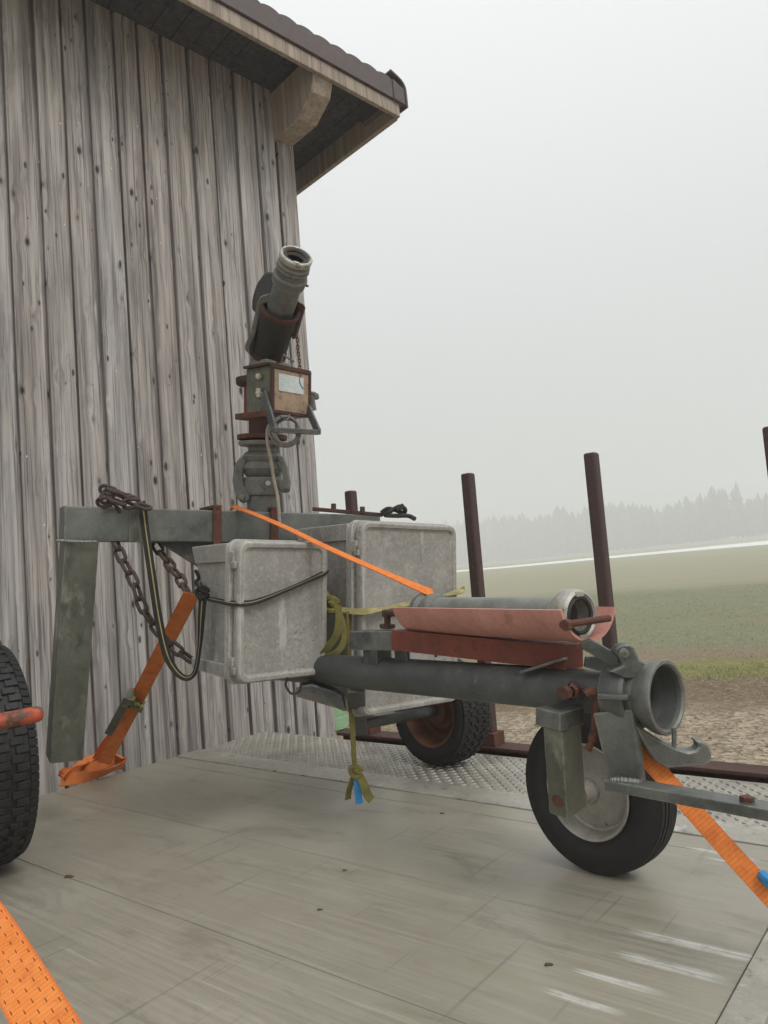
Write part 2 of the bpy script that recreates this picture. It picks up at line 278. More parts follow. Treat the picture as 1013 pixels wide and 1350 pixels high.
# ------------------------------------------------------------------ mesh builder
class MB:
    def __init__(s, T=None):
        s.bm = bmesh.new(); s.uv = s.bm.loops.layers.uv.new('UVMap'); s.rnd = s.bm.faces.layers.float.new('rnd'); s.T = T
    def _t(s, p): p = V(p); return (s.T @ p) if s.T is not None else p
    def _face(s, vs, val=None):
        try: f = s.bm.faces.new(vs)
        except ValueError: return None
        if val is not None: f[s.rnd] = val
        return f
    def hexa(s, c8, bevel=0, seg=2, val=None):
        b = bmesh.new(); vs = [b.verts.new(s._t(p)) for p in c8]
        for q in ((0, 3, 2, 1), (4, 5, 6, 7), (0, 1, 5, 4), (1, 2, 6, 5), (2, 3, 7, 6), (3, 0, 4, 7)): b.faces.new([vs[i] for i in q])
        bmesh.ops.recalc_face_normals(b, faces=b.faces)
        if bevel: bmesh.ops.bevel(b, geom=list(b.edges), offset=bevel, segments=seg, profile=.6, affect='EDGES', clamp_overlap=True)
        s._merge(b, val)
    def _merge(s, b, val=None):
        mp = {v: s.bm.verts.new(v.co) for v in b.verts}
        for f in b.faces: s._face([mp[v] for v in f.verts], val)
        b.free()
    def box(s, c, sx, sy, sz, ax=(1, 0, 0), ay=(0, 1, 0), az=(0, 0, 1), bevel=0, seg=2, val=None):
        c, ax, ay, az = V(c), V(ax).normalized() * sx / 2, V(ay).normalized() * sy / 2, V(az).normalized() * sz / 2
        s.hexa([c - ax - ay - az, c + ax - ay - az, c + ax + ay - az, c - ax + ay - az, c - ax - ay + az, c + ax - ay + az, c + ax + ay + az, c - ax + ay + az], bevel, seg, val)
    def beam(s, p0, p1, w, h, up, bevel=.004, w2=None, h2=None, seg=2, val=None):
        p0, p1 = V(p0), V(p1); d = (p1 - p0).normalized(); side = d.cross(V(up)).normalized(); u = side.cross(d).normalized()
        w2 = w2 or w; h2 = h2 or h
        c = []
        for p, ww, hh in ((p0, w, h), (p1, w2, h2)):
            c += [p - side * ww / 2 - u * hh / 2, p + side * ww / 2 - u * hh / 2, p + side * ww / 2 + u * hh / 2, p - side * ww / 2 + u * hh / 2]
        s.hexa(c, bevel, seg, val)
    def tube(s, path, r, n=12, closed=False, cap=True, up=None):
        pts = [s._t(p) for p in path]; N = len(pts)
        rs = r if isinstance(r, (list, tuple)) else [r] * N
        tang = []
        for i in range(N):
            a = pts[(i - 1) % N] if closed or i > 0 else pts[0]; b = pts[(i + 1) % N] if closed or i < N - 1 else pts[-1]
            d = (b - a); tang.append(d.normalized() if d.length > 1e-9 else V((0, 0, 1)))
        nv = V(up) if up else (V((0, 0, 1)) if abs(tang[0].z) < .9 else V((1, 0, 0)))
        rings = []
        for i in range(N):
            nv = nv - tang[i] * nv.dot(tang[i])
            if nv.length < 1e-6: nv = tang[i].orthogonal()
            nv.normalize(); bv = tang[i].cross(nv)
            rings.append([s.bm.verts.new(pts[i] + (nv * math.cos(2 * PI * k / n) + bv * math.sin(2 * PI * k / n)) * rs[i]) for k in range(n)])
        for i in range(N if closed else N - 1):
            a, b = rings[i], rings[(i + 1) % N]
            for k in range(n): s._face([a[k], a[(k + 1) % n], b[(k + 1) % n], b[k]])
        if cap and not closed:
            s._face(list(reversed(rings[0]))); s._face(rings[-1])
    def lathe(s, o, axis, prof, n=48, closed=False, jitter=0):
        o, ax = V(o), V(axis).normalized(); e1 = ax.orthogonal().normalized(); e2 = ax.cross(e1)
        rings = []
        for t_, r_ in prof:
            if r_ < 1e-6: rings.append([s.bm.verts.new(s._t(o + ax * t_))])
            else: rings.append([s.bm.verts.new(s._t(o + ax * t_ + (e1 * math.cos(2 * PI * k / n) + e2 * math.sin(2 * PI * k / n)) * r_)) for k in range(n)])
        m = len(rings)
        for i in range(m if closed else m - 1):
            a, b = rings[i], rings[(i + 1) % m]
            for k in range(n):
                k2 = (k + 1) % n
                if len(a) == 1 and len(b) == 1: continue
                if len(a) == 1: s._face([a[0], b[k2], b[k]])
                elif len(b) == 1: s._face([a[k], a[k2], b[0]])
                else: s._face([a[k], a[k2], b[k2], b[k]])
    def plate(s, pts, n, th, bevel=0.002):
        n = V(n).normalized(); b = bmesh.new()
        lo = [b.verts.new(s._t(V(p) - n * th / 2)) for p in pts]; hi = [b.verts.new(s._t(V(p) + n * th / 2)) for p in pts]
        b.faces.new(list(reversed(lo))); b.faces.new(hi); k = len(pts)
        for i in range(k): b.faces.new([lo[i], lo[(i + 1) % k], hi[(i + 1) % k], hi[i]])
        bmesh.ops.recalc_face_normals(b, faces=b.faces)
        if bevel: bmesh.ops.bevel(b, geom=list(b.edges), offset=bevel, segments=1, profile=.5, affect='EDGES', clamp_overlap=True)
        s._merge(b)
    def ribbon(s, path, wdirs, w, th=.0025, closed=False):
        N = len(path); L = 0; rows = []
        for i in range(N):
            p = V(path[i])
            if i: L += (p - V(path[i - 1])).length
            a = V(path[max(i - 1, 0)]); b = V(path[min(i + 1, N - 1)]); t_ = (b - a).normalized()
            wd = V(wdirs[i]); wd = (wd - t_ * wd.dot(t_)).normalized(); nn = t_.cross(wd)
            rows.append(([s.bm.verts.new(s._t(p + wd * w * q + nn * th * z)) for q, z in ((-.5, -.5), (.5, -.5), (.5, .5), (-.5, .5))], L))
        for i in range(N - 1):
            (a, la), (b, lb) = rows[i], rows[i + 1]
            for k, (u0, u1) in enumerate(((0, 1), (1, 1), (1, 0), (0, 0))):
                k2 = (k + 1) % 4; f = s._face([a[k], a[k2], b[k2], b[k]])
                if f:
                    for lp, uvv in zip(f.loops, ((u0, la), (u1, la), (u1, lb), (u0, lb))): lp[s.uv].uv = uvv
        s._face(list(reversed(rows[0][0]))); s._face(rows[-1][0])
    def build(s, name, mat, parent=None, ang=35, smooth=True, wn=True):
        inv = THINV.get(parent.name) if parent is not None else None
        if inv is not None:
            for v in s.bm.verts: v.co = inv @ v.co
        bmesh.ops.recalc_face_normals(s.bm, faces=s.bm.faces)
        me = bpy.data.meshes.new(name); s.bm.to_mesh(me); s.bm.free()
        me.materials.append(M[mat] if isinstance(mat, str) else mat)
        if smooth:
            me.shade_smooth(); me.set_sharp_from_angle(angle=math.radians(ang))
        o = bpy.data.objects.new(name, me); COL.objects.link(o)
        if smooth and wn:
            md = o.modifiers.new('weighted_normal', 'WEIGHTED_NORMAL'); md.keep_sharp = True
        if parent is not None:
            o.parent = parent
            if inv is not None: THINV[o.name] = inv
        return o

THINV = {}
def thing(name, label, cat, loc, group=None, rot=None):
    o = bpy.data.objects.new(name, None); COL.objects.link(o); o.empty_display_size = .1
    m = Matrix.Translation(V(loc))
    if rot is not None: m = m @ rot.to_4x4()
    o.location = V(loc)
    if rot is not None: o.rotation_euler = rot.to_euler()
    THINV[o.name] = m.inverted(); o['label'] = label; o['category'] = cat
    if group: o['group'] = group
    return o
def tag(o, label=None, cat=None, group=None, kind=None):
    if label: o['label'] = label
    if cat: o['category'] = cat
    if group: o['group'] = group
    if kind: o['kind'] = kind
    return o
def spline(pts, k=8, closed=False):
    pts = [V(p) for p in pts]; out = []; n = len(pts)
    for i in range(n if closed else n - 1):
        g = lambda j: pts[j % n] if closed else pts[max(0, min(n - 1, j))]
        p0, p1, p2, p3 = g(i - 1), g(i), g(i + 1), g(i + 2)
        for q in range(k):
            t = q / k
            out.append(.5 * ((2 * p1) + (p2 - p0) * t + (2 * p0 - 5 * p1 + 4 * p2 - p3) * t * t + (3 * p1 - p0 - 3 * p2 + p3) * t ** 3))
    if not closed: out.append(pts[-1])
    return out
def ribbon_view(mb, pts, twist, w, th=.0025, k=8):
    """a strap through points; twist (degrees) turns its face from facing the walkway to edge on"""
    path = spline(pts, k); N = len(path); wd = []
    for i in range(N):
        t_ = (path[min(i + 1, N - 1)] - path[max(i - 1, 0)]).normalized(); v = (path[i] - V((0, 0, .75))).normalized()
        side = t_.cross(v).normalized(); nn = side.cross(t_)
        f = i / (N - 1) * (len(twist) - 1); j = min(int(f), len(twist) - 2) if len(twist) > 1 else 0
        a = math.radians(twist[j] + (twist[min(j + 1, len(twist) - 1)] - twist[j]) * (f - j))
        wd.append(side * math.cos(a) + nn * math.sin(a))
    mb.ribbon(path, wd, w, th)

# ------------------------------------------------------------------ frames
def unit(a): return V((math.sin(math.radians(a)), math.cos(math.radians(a)), 0))
# the pipe machine: Mx along its cross beam, My along its pipe (away), Mz its own (slightly leaning) up
Mz = V((.075, .0, 1)).normalized()
Mx = unit(48); Mx = (Mx - Mz * Mx.dot(Mz)).normalized(); My = Mz.cross(Mx).normalized()
Prot = Matrix((Mx, My, Mz)).transposed()
# the deck
Du = V((.7826, -.6225, 0)).normalized(); Dv = V((.6225, .7826, 0)).normalized()
Drot = Matrix((Du, Dv, V((0, 0, 1)))).transposed()
def duv(x, y):
    p = on_z(x, y); return p.dot(Du), p.dot(Dv)
DECK_U0 = (duv(60, 1042)[0] + duv(281, 988)[0]) / 2
DECK_U1 = duv(975, 1290)[0]
V_A = duv(640, 1075)[1]; V_B = duv(440, 1285)[1]
V_T = duv(630, 1039)[1]; V_T2 = duv(630, 1058)[1]
V_FAR = duv(395, 968)[1]
M['deck'] = make_deck()
GZ = -.75
print('deck', DECK_U0, DECK_U1, 'vB vA vT vFar', V_B, V_A, V_T, V_FAR)

# ------------------------------------------------------------------ the flatbed
trailer = thing('flatbed_trailer', 'grey flatbed trailer deck with checker plate strip that carries the pipe machine', 'trailer', (0, 0, 0), rot=Drot)
V_S1 = duv(908, 1190)[1]; V_S2 = duv(780, 1256)[1]; print('seams', V_A, V_S1, V_S2, V_B); pitch_v = V_A - V_B
edges = [V_T2, V_A, V_A - pitch_v * .52, V_B, V_B - pitch_v * .5, V_B - pitch_v, V_B - pitch_v * 2, V_B - pitch_v * 3]
for i in range(len(edges) - 1):
    hi, lo = edges[i], edges[i + 1]
    m = MB(Drot.to_4x4())
    m.box(((DECK_U0 + DECK_U1) / 2, (hi + lo) / 2, -.0125), DECK_U1 - DECK_U0, hi - lo - .0022, .025, bevel=.0012, seg=1, val=random.random())
    m.build('deck_board', 'deck', trailer)
m = MB(Drot.to_4x4()); m.box(((DECK_U0 + DECK_U1) / 2, (V_T + V_T2) / 2, -.011), DECK_U1 - DECK_U0, V_T - V_T2 - .003, .028, bevel=.0015, seg=1)
m.build('joint_strip', 'trim', trailer)
m = MB(Drot.to_4x4()); m.box(((DECK_U0 + DECK_U1) / 2 , (V_T + V_FAR) / 2, -.013), DECK_U1 - DECK_U0, V_FAR - V_T, .022, bevel=.001, seg=1)
T4 = Drot.to_4x4()
st = .0255; rows = int((V_FAR - V_T) / st)
for r_ in range(rows):
    v0 = V_T + .012 + r_ * st
    for c_ in range(int((DECK_U1 - DECK_U0) / st)):
        u0 = DECK_U0 + .012 + c_ * st
        s_ = 1 if (r_ + c_) % 2 else -1
        a = V((1, s_, 0)).normalized(); b = V((-a.y, a.x, 0)); c = V((u0, v0, -.0022))
        pts = [c + a * .0132, c + b * .0044, c - a * .0132, c - b * .0044]
        vs = [m.bm.verts.new(T4 @ p) for p in pts]; tp = [m.bm.verts.new(T4 @ (c + (p - c) * .6 + V((0, 0, .0042)))) for p in pts]
        for k in range(4): m._face([vs[k], vs[(k + 1) % 4], tp[(k + 1) % 4], tp[k]])
        m._face(tp)
m.build('checker_plate', 'plate', trailer, ang=20)
m = MB(Drot.to_4x4()); vlo = edges[-1]
m.box((DECK_U1 + .034, (vlo + V_FAR) / 2, -.009), .062, V_FAR - vlo, .024, bevel=.004)
m.box((DECK_U1 + .0535, (vlo + V_FAR) / 2, -.10), .02, V_FAR - vlo - .01, .157, bevel=.003)
m.build('end_rail', 'trim', trailer)
m = MB(Drot.to_4x4())
m.box(((DECK_U0 + DECK_U1) / 2, (vlo + V_FAR) / 2, -.085), DECK_U1 - DECK_U0 - .06, V_FAR - vlo - .1, .115, bevel=.01)
for q in (.25, .75):
    m.box((DECK_U0 + (DECK_U1 - DECK_U0) * q, (vlo + V_FAR) / 2, -.2), .09, V_FAR - vlo - .2, .11, bevel=.008)
m.build('chassis', 'steel_dark', trailer)
for q in (.3, .55):
    for vv in (vlo + .35, V_FAR - .35):
        w_ = MB(T4); w_.lathe((DECK_U0 + (DECK_U1 - DECK_U0) * q, vv - .09, GZ + .25), (0, 1, 0), [(.0, .12), (.0, .2), (.02, .245), (.16, .245), (.18, .2), (.18, .12)], 32, True); w_.build('wheel', 'tyre', trailer)
m = MB(T4)
for q in (.3, .55): m.tube([(DECK_U0 + (DECK_U1 - DECK_U0) * q, vlo + .3, GZ + .25), (DECK_U0 + (DECK_U1 - DECK_U0) * q, V_FAR - .3, GZ + .25)], .13, 16)
for q in (.3, .55): m.box((DECK_U0 + (DECK_U1 - DECK_U0) * q, (vlo + V_FAR) / 2, -.33), .08, .3, .2)
m.build('axle', 'steel_dark', trailer)

# crumbs of leaf and bark on the deck
for i, (x, y, s_, a, lab) in enumerate(((91, 1157, .013, .4, 'dark curled leaf bit on the deck near the left tyre'), (724, 1273, .009, 1.2, 'dark crumb on the deck left of the white rub marks'),
        (455, 1148, .007, 2.0, 'dark crumb in the middle of the deck below the hanging strap'), (583, 1073, .008, .2, 'pale chip on the deck just right of the hanging strap end'),
        (422, 1200, .007, 1.0, 'small dark crumb near the middle of the open deck'))):
    c = on_z(x, y, .0); m = MB()
    for q in range(3):
        d = V((math.cos(a + q), math.sin(a + q), 0)) * s_ * .4
        m.hexa([c + d * .3 + V(v) * s_ for v in ((-.9, -.35, .05), (.9, -.3, .05), (1.0, .3, .05), (-.8, .4, .05), (-.6, -.2, .4 + .1 * q), (.7, -.2, .3), (.6, .2, .35), (-.5, .25, .55))], s_ * .1, 1)
    root = m.build('leaf_crumb', 'leaf'); tag(root, lab, 'debris', 'crumbs on the deck')

# ------------------------------------------------------------------ barn
g_ang = 49.0; Gd = unit(g_ang); Ed = V((-Gd.y, Gd.x, 0))
corner = P(428, 760, 4.6); corner = V((corner.x, corner.y, GZ))
Brot = Matrix((Gd, Ed, V((0, 0, 1)))).transposed(); B4 = Matrix.Translation(corner) @ Brot.to_4x4(); B4i = B4.inverted()
OV = .46
vg0 = B4i @ on_plane(528, 138, corner - Ed * OV, Ed); vg1 = B4i @ on_plane(275, -4, corner - Ed * OV, Ed)
sl = (vg1.z - vg0.z) / (vg1.x - vg0.x)      # negative: roof rises away from the eave
print('barn eave', vg0, 'slope', sl, math.degrees(math.atan(sl)))
barn = thing('timber_barn', 'weathered grey timber barn with vertical boards and a brown tiled roof edge', 'barn', corner, rot=Brot)
def zroof(x): return vg0.z + sl * (x - vg0.x)      # underside line of the tiles at the verge
XW = -5.4; YW = 6.0
m = MB(B4); x = 0.0; i = 0
rb_ = random.Random(21)
while x > XW:
    w = rb_.choice((.112, .120, .126, .134)); gap = rb_.uniform(.015, .026)
    x0 = x - w; jit = rb_.uniform(-.005, .003); t0_, t1_ = rb_.uniform(-.004, .004), rb_.uniform(-.004, .004); cup = rb_.uniform(-.004, .004)
    c_ = zroof(x0) + .045, zroof(x) + .045; nz = 7
    # each board is slightly bowed and cupped, built as a strip of segments
    for k_ in range(nz):
        f0, f1 = k_ / nz, (k_ + 1) / nz
        def xs(f): return (t0_ * math.sin(f * 5 + i) , t1_ * math.sin(f * 4 + 2 * i))
        (l0, r0_), (l1, r1_) = xs(f0), xs(f1)
        if i == 0: r0_ = r1_ = 0
        za0, za1 = .1 + (c_[0] - .1) * f0, .1 + (c_[0] - .1) * f1; zb0, zb1 = .1 + (c_[1] - .1) * f0, .1 + (c_[1] - .1) * f1
        y0 = jit + .003 * math.sin(f0 * 6 + i * 1.7); y1 = jit + .003 * math.sin(f1 * 6 + i * 1.7)
        ey = .004
        cols_ = []
        for (l, r, za, zb, y) in ((l0, r0_, za0, zb0, y0), (l1, r1_, za1, zb1, y1)):
            cols_.append([(x0 + l, y + .034, za), (x0 + l, y + ey, za), (x0 + l + .006, y, za), ((x0 + x) / 2, y - cup, (za + zb) / 2), (x + r - .006, y, zb), (x + r, y + ey, zb), (x + r, y + .034, zb)])
        A_ = [m.bm.verts.new(m._t(p)) for p in cols_[0]]; B_ = [m.bm.verts.new(m._t(p)) for p in cols_[1]]
        if k_ == 0: val = rb_.random()
        for q in range(6): m._face([A_[q], A_[q + 1], B_[q + 1], B_[q]], val)
    x = x0 - gap; i += 1
bmesh.ops.remove_doubles(m.bm, verts=m.bm.verts, dist=.0004)
m.hexa([(XW, .032, .1), (-.005, .032, .1), (-.005, .05, .1), (XW, .05, .1), (XW, .032, zroof(XW) + .04), (-.005, .032, zroof(0) + .04), (-.005, .05, zroof(0) + .04), (XW, .05, zroof(XW) + .04)], 0, 1, .9)
m.build('gable_wall', 'wall', barn)
m = MB(B4); y = .03; i = 0
while y < YW:
    w = random.uniform(.12, .15); m.box((-.012 - (.012 if i % 2 else 0), y + w / 2, (zroof(0) + .02) / 2), .024, w, zroof(0) + .02, bevel=.002, seg=1, val=random.random()); y += w; i += 1
m.build('side_wall', 'wall', barn)
m = MB(B4); m.box((XW / 2, .2, .05), -XW - .1, .3, .2); m.box((-.17, YW / 2, .05), .3, YW - .2, .2); m.build('plinth', 'cast', barn)
# roof: dark boards below, tiles above, sagging nothing but slightly uneven
def roof_pt(x, y, dz): return (x, y, zroof(x) + dz)
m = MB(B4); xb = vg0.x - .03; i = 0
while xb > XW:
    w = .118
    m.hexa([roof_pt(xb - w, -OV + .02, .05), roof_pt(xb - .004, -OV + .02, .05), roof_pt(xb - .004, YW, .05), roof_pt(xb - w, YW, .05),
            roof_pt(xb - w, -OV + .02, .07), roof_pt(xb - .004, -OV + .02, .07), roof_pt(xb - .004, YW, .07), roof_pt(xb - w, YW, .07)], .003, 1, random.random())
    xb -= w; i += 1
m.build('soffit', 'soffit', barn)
m = MB(B4)
m.hexa([roof_pt(XW, -OV + .01, .073), roof_pt(vg0.x, -OV + .01, .073), roof_pt(vg0.x, YW, .073), roof_pt(XW, YW, .073), roof_pt(XW, -OV + .01, .10), roof_pt(vg0.x, -OV + .01, .10), roof_pt(vg0.x, YW, .10), roof_pt(XW, YW, .10)])
roof = m.build('roof', 'tile', barn)
# verge tiles with the wavy upper edge
m = MB(B4); nb = int((vg0.x - XW) / .118); top = []; bot = []
for k in range(nb * 8 + 1):
    xx = vg0.x - .085 - k * .118 / 8
    if xx < XW: break
    top.append((xx, zroof(xx) + .112 + .014 * abs(math.sin(PI * k / 8)) ** .8)); bot.append((xx, zroof(xx) - .008))
for k in range(len(top) - 1):
    for y0, y1 in ((-OV - .028, -OV + .008),):
        q = [(bot[k][0], y0, bot[k][1]), (bot[k + 1][0], y0, bot[k + 1][1]), (bot[k + 1][0], y1, bot[k + 1][1]), (bot[k][0], y1, bot[k][1]),
             (top[k][0], y0, top[k][1]), (top[k + 1][0], y0, top[k + 1][1]), (top[k + 1][0], y1, top[k + 1][1]), (top[k][0], y1, top[k][1])]
        vs = [m.bm.verts.new(m._t(p)) for p in q]
        for f in ((0, 1, 5, 4), (2, 3, 7, 6), (4, 5, 6, 7), (0, 3, 2, 1)): m._face([vs[i] for i in f])
bmesh.ops.remove_doubles(m.bm, verts=m.bm.verts, dist=.0005)
m.build('verge_tile', 'tile', roof, ang=50)
# the last tile at the eave with its raised curved cover
m = MB(B4); xe = vg0.x
m.hexa([(xe - .082, -OV - .036, zroof(xe - .082) - .01), (xe + .012, -OV - .036, zroof(xe) - .018), (xe + .012, -OV + .3, zroof(xe) - .018), (xe - .082, -OV + .3, zroof(xe - .082) - .01),
        (xe - .082, -OV - .036, zroof(xe - .082) + .118), (xe + .012, -OV - .036, zroof(xe) + .085), (xe + .012, -OV + .3, zroof(xe) + .085), (xe - .082, -OV + .3, zroof(xe - .082) + .118)], .006)
cv = [(xe - .1, -OV, zroof(xe - .09) + .165), (xe - .05, -OV, zroof(xe - .05) + .15), (xe - .01, -OV, zroof(xe) + .135), (xe + .015, -OV, zroof(xe) + .105), (xe + .022, -OV, zroof(xe) + .06), (xe + .024, -OV, zroof(xe) - .03)]
cs = spline(cv, 5)
m.ribbon([V(p) + V((0, .13, 0)) for p in cs], [(0, 1, 0)] * len(cs), .34, .012)
m.build('eave_tile', 'tile', roof)
# pale verge board, eave board, purlin
def sloped(m, x0, x1, y0, y1, dz0, dz1, bev=.003, val=.4):
    m.hexa([roof_pt(x0, y0, dz0), roof_pt(x1, y0, dz0), roof_pt(x1, y1, dz0), roof_pt(x0, y1, dz0), roof_pt(x0, y0, dz1), roof_pt(x1, y0, dz1), roof_pt(x1, y1, dz1), roof_pt(x0, y1, dz1)], bev, 1, val)
m = MB(B4); sloped(m, XW, vg0.x - .02, -OV - .012, -OV + .018, -.098, -.012, val=.5); m.build('verge_board', 'timber', barn)
m = MB(B4); sloped(m, vg0.x - .045, vg0.x - .012, -OV + .02, YW, -.10, .07, val=.2)
m.build('eave_board', 'timber', barn)
pz = zroof(-.0) + .045
m = MB(B4)
m.plate([(-.07, .3, pz - .31), (-.07, -OV + .20, pz - .31), (-.07, -OV + .05, pz - .22), (-.07, -OV - .0, pz - .10), (-.07, -OV - .0, pz), (-.07, .3, pz)], (1, 0, 0), .14, .006)
m.build('purlin', 'timber', barn)
m = MB(B4); m.tube([(0, .02, 2.62), (.035, .02, 2.62), (.06, .02, 2.61)], .014, 8); m.box((.05, .02, 2.6), .03, .03, .03, bevel=.006); m.build('wall_hook', 'steel_dark', barn)

# ------------------------------------------------------------------ ground, field, snow, forest
Q = V((.26, .9656, 0)); QT = V((.9656, -.26, 0))
def smooth01(a, b, x):
    t = max(0, min(1, (x - a) / (b - a))); return t * t * (3 - 2 * t)
def gz(p):
    q = p.dot(Q); s = p.dot(QT)
    k = smooth01(15, 160, q)
    z = GZ + k * (.64 + .0160 * s) + smooth01(150, 330, q) * (.4 + .010 * max(0, s + 20))
    if q < 40: z += .03 * noise.noise(V((p.x * .35, p.y * .35, 0))) + (.022 * noise.noise(V((p.x * 1.9, p.y * 1.9, 3))) if q > 7.5 else 0)
    return z
qs = [-40, -20, -10, -5, 0, 2, 4] + [4 + .25 * i for i in range(1, 53)] + [17 + .9 * i for i in range(1, 26)] + [40 + 4 * i for i in range(1, 32)] + [170, 200, 240, 290, 340, 400, 460, 520]
ss = [-320, -220, -150, -100, -70, -50, -36, -26, -18, -12] + [-9 + .35 * i for i in range(70)] + [16, 18, 20, 23, 26, 30, 36, 44, 54, 66, 80, 100, 130, 170, 230, 320]
m = MB(); grid = []
for q in qs:
    row = []
    for s in ss:
        p = Q * q + QT * s; row.append(m.bm.verts.new((p.x, p.y, gz(p))))
    grid.append(row)
for i in range(len(qs) - 1):
    for j in range(len(ss) - 1): m._face([grid[i][j], grid[i][j + 1], grid[i + 1][j + 1], grid[i + 1][j]])
def make_ground():
    t = NT('gravel_grass_and_field'); tc = t.node('ShaderNodeTexCoord').outputs['Object']
    mp = t.node('ShaderNodeMapping', vector_type='TEXTURE'); mp.inputs['Rotation'].default_value = (0, 0, math.atan2(QT.y, QT.x)); t.link(tc, mp.inputs[0])
    co = mp.outputs[0]; xyz = t.sep(co); q0 = xyz[1]
    big = t.noise(co, .35, 5, .6); mid = t.noise(co, 1.6, 6, .65); fine = t.noise(co, 14, 5, .65); vf = t.noise(co, 60, 3, .6)
    q = t.math('ADD', q0, t.math('MULTIPLY', t.math('SUBTRACT', big, .5), t.ramp(q0, 5, 40, 1.6, 3)))
    q = t.math('ADD', q, t.math('MULTIPLY', t.math('SUBTRACT', mid, .5), 1.6))
    # gravel
    vo = t.node('ShaderNodeTexVoronoi'); vo.inputs['Scale'].default_value = 26; t.link(co, vo.inputs['Vector'])
    gcol = t.mix(t.sep(vo.outputs['Color'])[0], srgb(128, 114, 96), srgb(192, 178, 156)); gcol = t.mix(t.math('MULTIPLY', t.ramp(mid, .5, .66), .6), gcol, srgb(132, 104, 74))
    gcol = t.mix(t.math('MULTIPLY', t.ramp(fine, .6, .72), .6), gcol, srgb(92, 82, 70))
    # muddy track
    mud = t.mix(t.ramp(fine, .3, .7), srgb(96, 82, 66), srgb(148, 130, 106)); mud = t.mix(t.ramp(mid, .58, .68, 0, .6), mud, srgb(118, 110, 72))
    # field
    rowsn = t.noise(t.node('ShaderNodeMapping').outputs[0], 1) if False else None
    m2 = t.node('ShaderNodeMapping'); m2.inputs['Scale'].default_value = (.12, 2.6, 1); t.link(co, m2.inputs[0]); rn = t.noise(m2.outputs[0], 1.0, 4, .6)
    soil = t.mix(t.ramp(fine, .3, .7), srgb(122, 108, 90), srgb(154, 138, 116))
    wheat = t.mix(t.ramp(fine, .3, .72), srgb(112, 118, 90), srgb(146, 149, 118)); 
    fld = t.mix(t.math('MULTIPLY', t.ramp(rn, .5, .62), .7), wheat, soil)
    fld = t.mix(t.math('MULTIPLY', t.ramp(vf, .52, .68), .4), fld, soil)
    far = t.mix(t.ramp(rn, .4, .65), srgb(146, 150, 122), srgb(166, 154, 132))
    grass = t.mix(t.ramp(fine, .35, .7), srgb(112, 116, 68), srgb(156, 152, 98)); grass = t.mix(t.ramp(vf, .52, .66, 0, .6), grass, srgb(120, 104, 74))
    c = t.mix(t.ramp(q, 7.2, 8.0), gcol, mud)
    c = t.mix(t.ramp(q, 9.0, 9.5), c, grass); c = t.mix(t.ramp(q, 10.3, 10.9), c, soil); c = t.mix(t.ramp(q, 11.2, 12.8), c, fld)
    c = t.mix(t.ramp(q, 26, 32), c, far)
    h = t.math('ADD', t.math('MULTIPLY', fine, 1), t.math('ADD', t.math('MULTIPLY', vf, .35), t.math('MULTIPLY', vo.outputs['Distance'], .3)))
    return t.finish(c, .95, t.bump(h, .9, .05), 0, .1)
M['ground'] = make_ground()
tag(m.build('ground', 'ground'), kind='structure')

t = NT('thin_snow'); cs_ = t.noise(t.coord(scale=(.06, .5, 1)), 1, 5, .6)
t.finish(t.mix(t.ramp(cs_, .3, .7), srgb(222, 224, 222), srgb(240, 241, 238)), .8); M['snow'] = t.m
m = MB(); rows_ = []
for j in range(121):
    s = -90 + j * 2.5; row = []
    for i in range(7):
        a = 110 + 5 * noise.noise(V((s * .05, 0, 0))) + 1.5 * noise.noise(V((s * .5, 4, 0))); b = 122 + max(0, s + 15) * .6 + 4 * noise.noise(V((s * .06, 9, 0)))
        p = Q * (a + (b - a) * i / 6) + QT * s; row.append(m.bm.verts.new((p.x, p.y, gz(p) + (.1 if 0 < i < 6 else -.02))))
    rows_.append(row)
for j in range(120):
    for i in range(6): m._face([rows_[j][i], rows_[j + 1][i], rows_[j + 1][i + 1], rows_[j][i + 1]])
tag(m.build('snow', 'snow'), kind='structure')

# forest: spruces standing as one mass in the fog
M['spruce'] = weathered('spruce', lin(.030, .036, .028), lin(.055, .06, .045), .6, None, rough=(.9, .9), bump=0)
m = MB(); rf = random.Random(3)
for k in range(1000):
    s = rf.uniform(-110, 260); q = 350 - .85 * max(-60, min(80, s)) + 75 * rf.random()
    p = Q * q + QT * s; z0 = gz(p) - .3; H = (rf.uniform(17.5, 22.5) if rf.random() < .8 else rf.uniform(9, 16)) * (1.1 if rf.random() < .1 else 1) * (1 - .0028 * max(-60, min(80, s))) + 4.5 * noise.noise(V((s * .05, 1, 0))); r0 = max(2.4, H * rf.uniform(.13, .22)); ex = rf.uniform(.45, .85)
    c = V((p.x, p.y, z0)); n_ = 7; L_ = rf.randint(8, 10); ph = rf.random() * 6
    m.tube([c, c + V((0, 0, H * .97))], [.22, .03], 5, cap=False)
    for l_ in range(L_):
        f0 = .12 + .82 * l_ / L_; rad = r0 * (1 - f0) ** ex * 1.2 * rf.uniform(.75, 1.15) + .25; zt = z0 + H * min(1.0, f0 + .2); zb = z0 + H * f0
        tp = m.bm.verts.new((c.x, c.y, zt)); ring = []
        for a_ in range(n_ * 2):
            an = ph + l_ * 1.3 + PI * a_ / n_; rr = rad * (rf.uniform(.8, 1.2) if a_ % 2 == 0 else rf.uniform(.25, .5))
            ring.append(m.bm.verts.new((c.x + rr * math.cos(an), c.y + rr * math.sin(an), zb - (rad * .35 if a_ % 2 == 0 else -.2) + rf.uniform(-.3, .3))))
        for a_ in range(n_ * 2): m._face([tp, ring[a_], ring[(a_ + 1) % (n_ * 2)]])
f_o = m.build('forest', 'spruce', smooth=False); tag(f_o, 'foggy mass of conifers beyond the field', 'forest', kind='stuff')

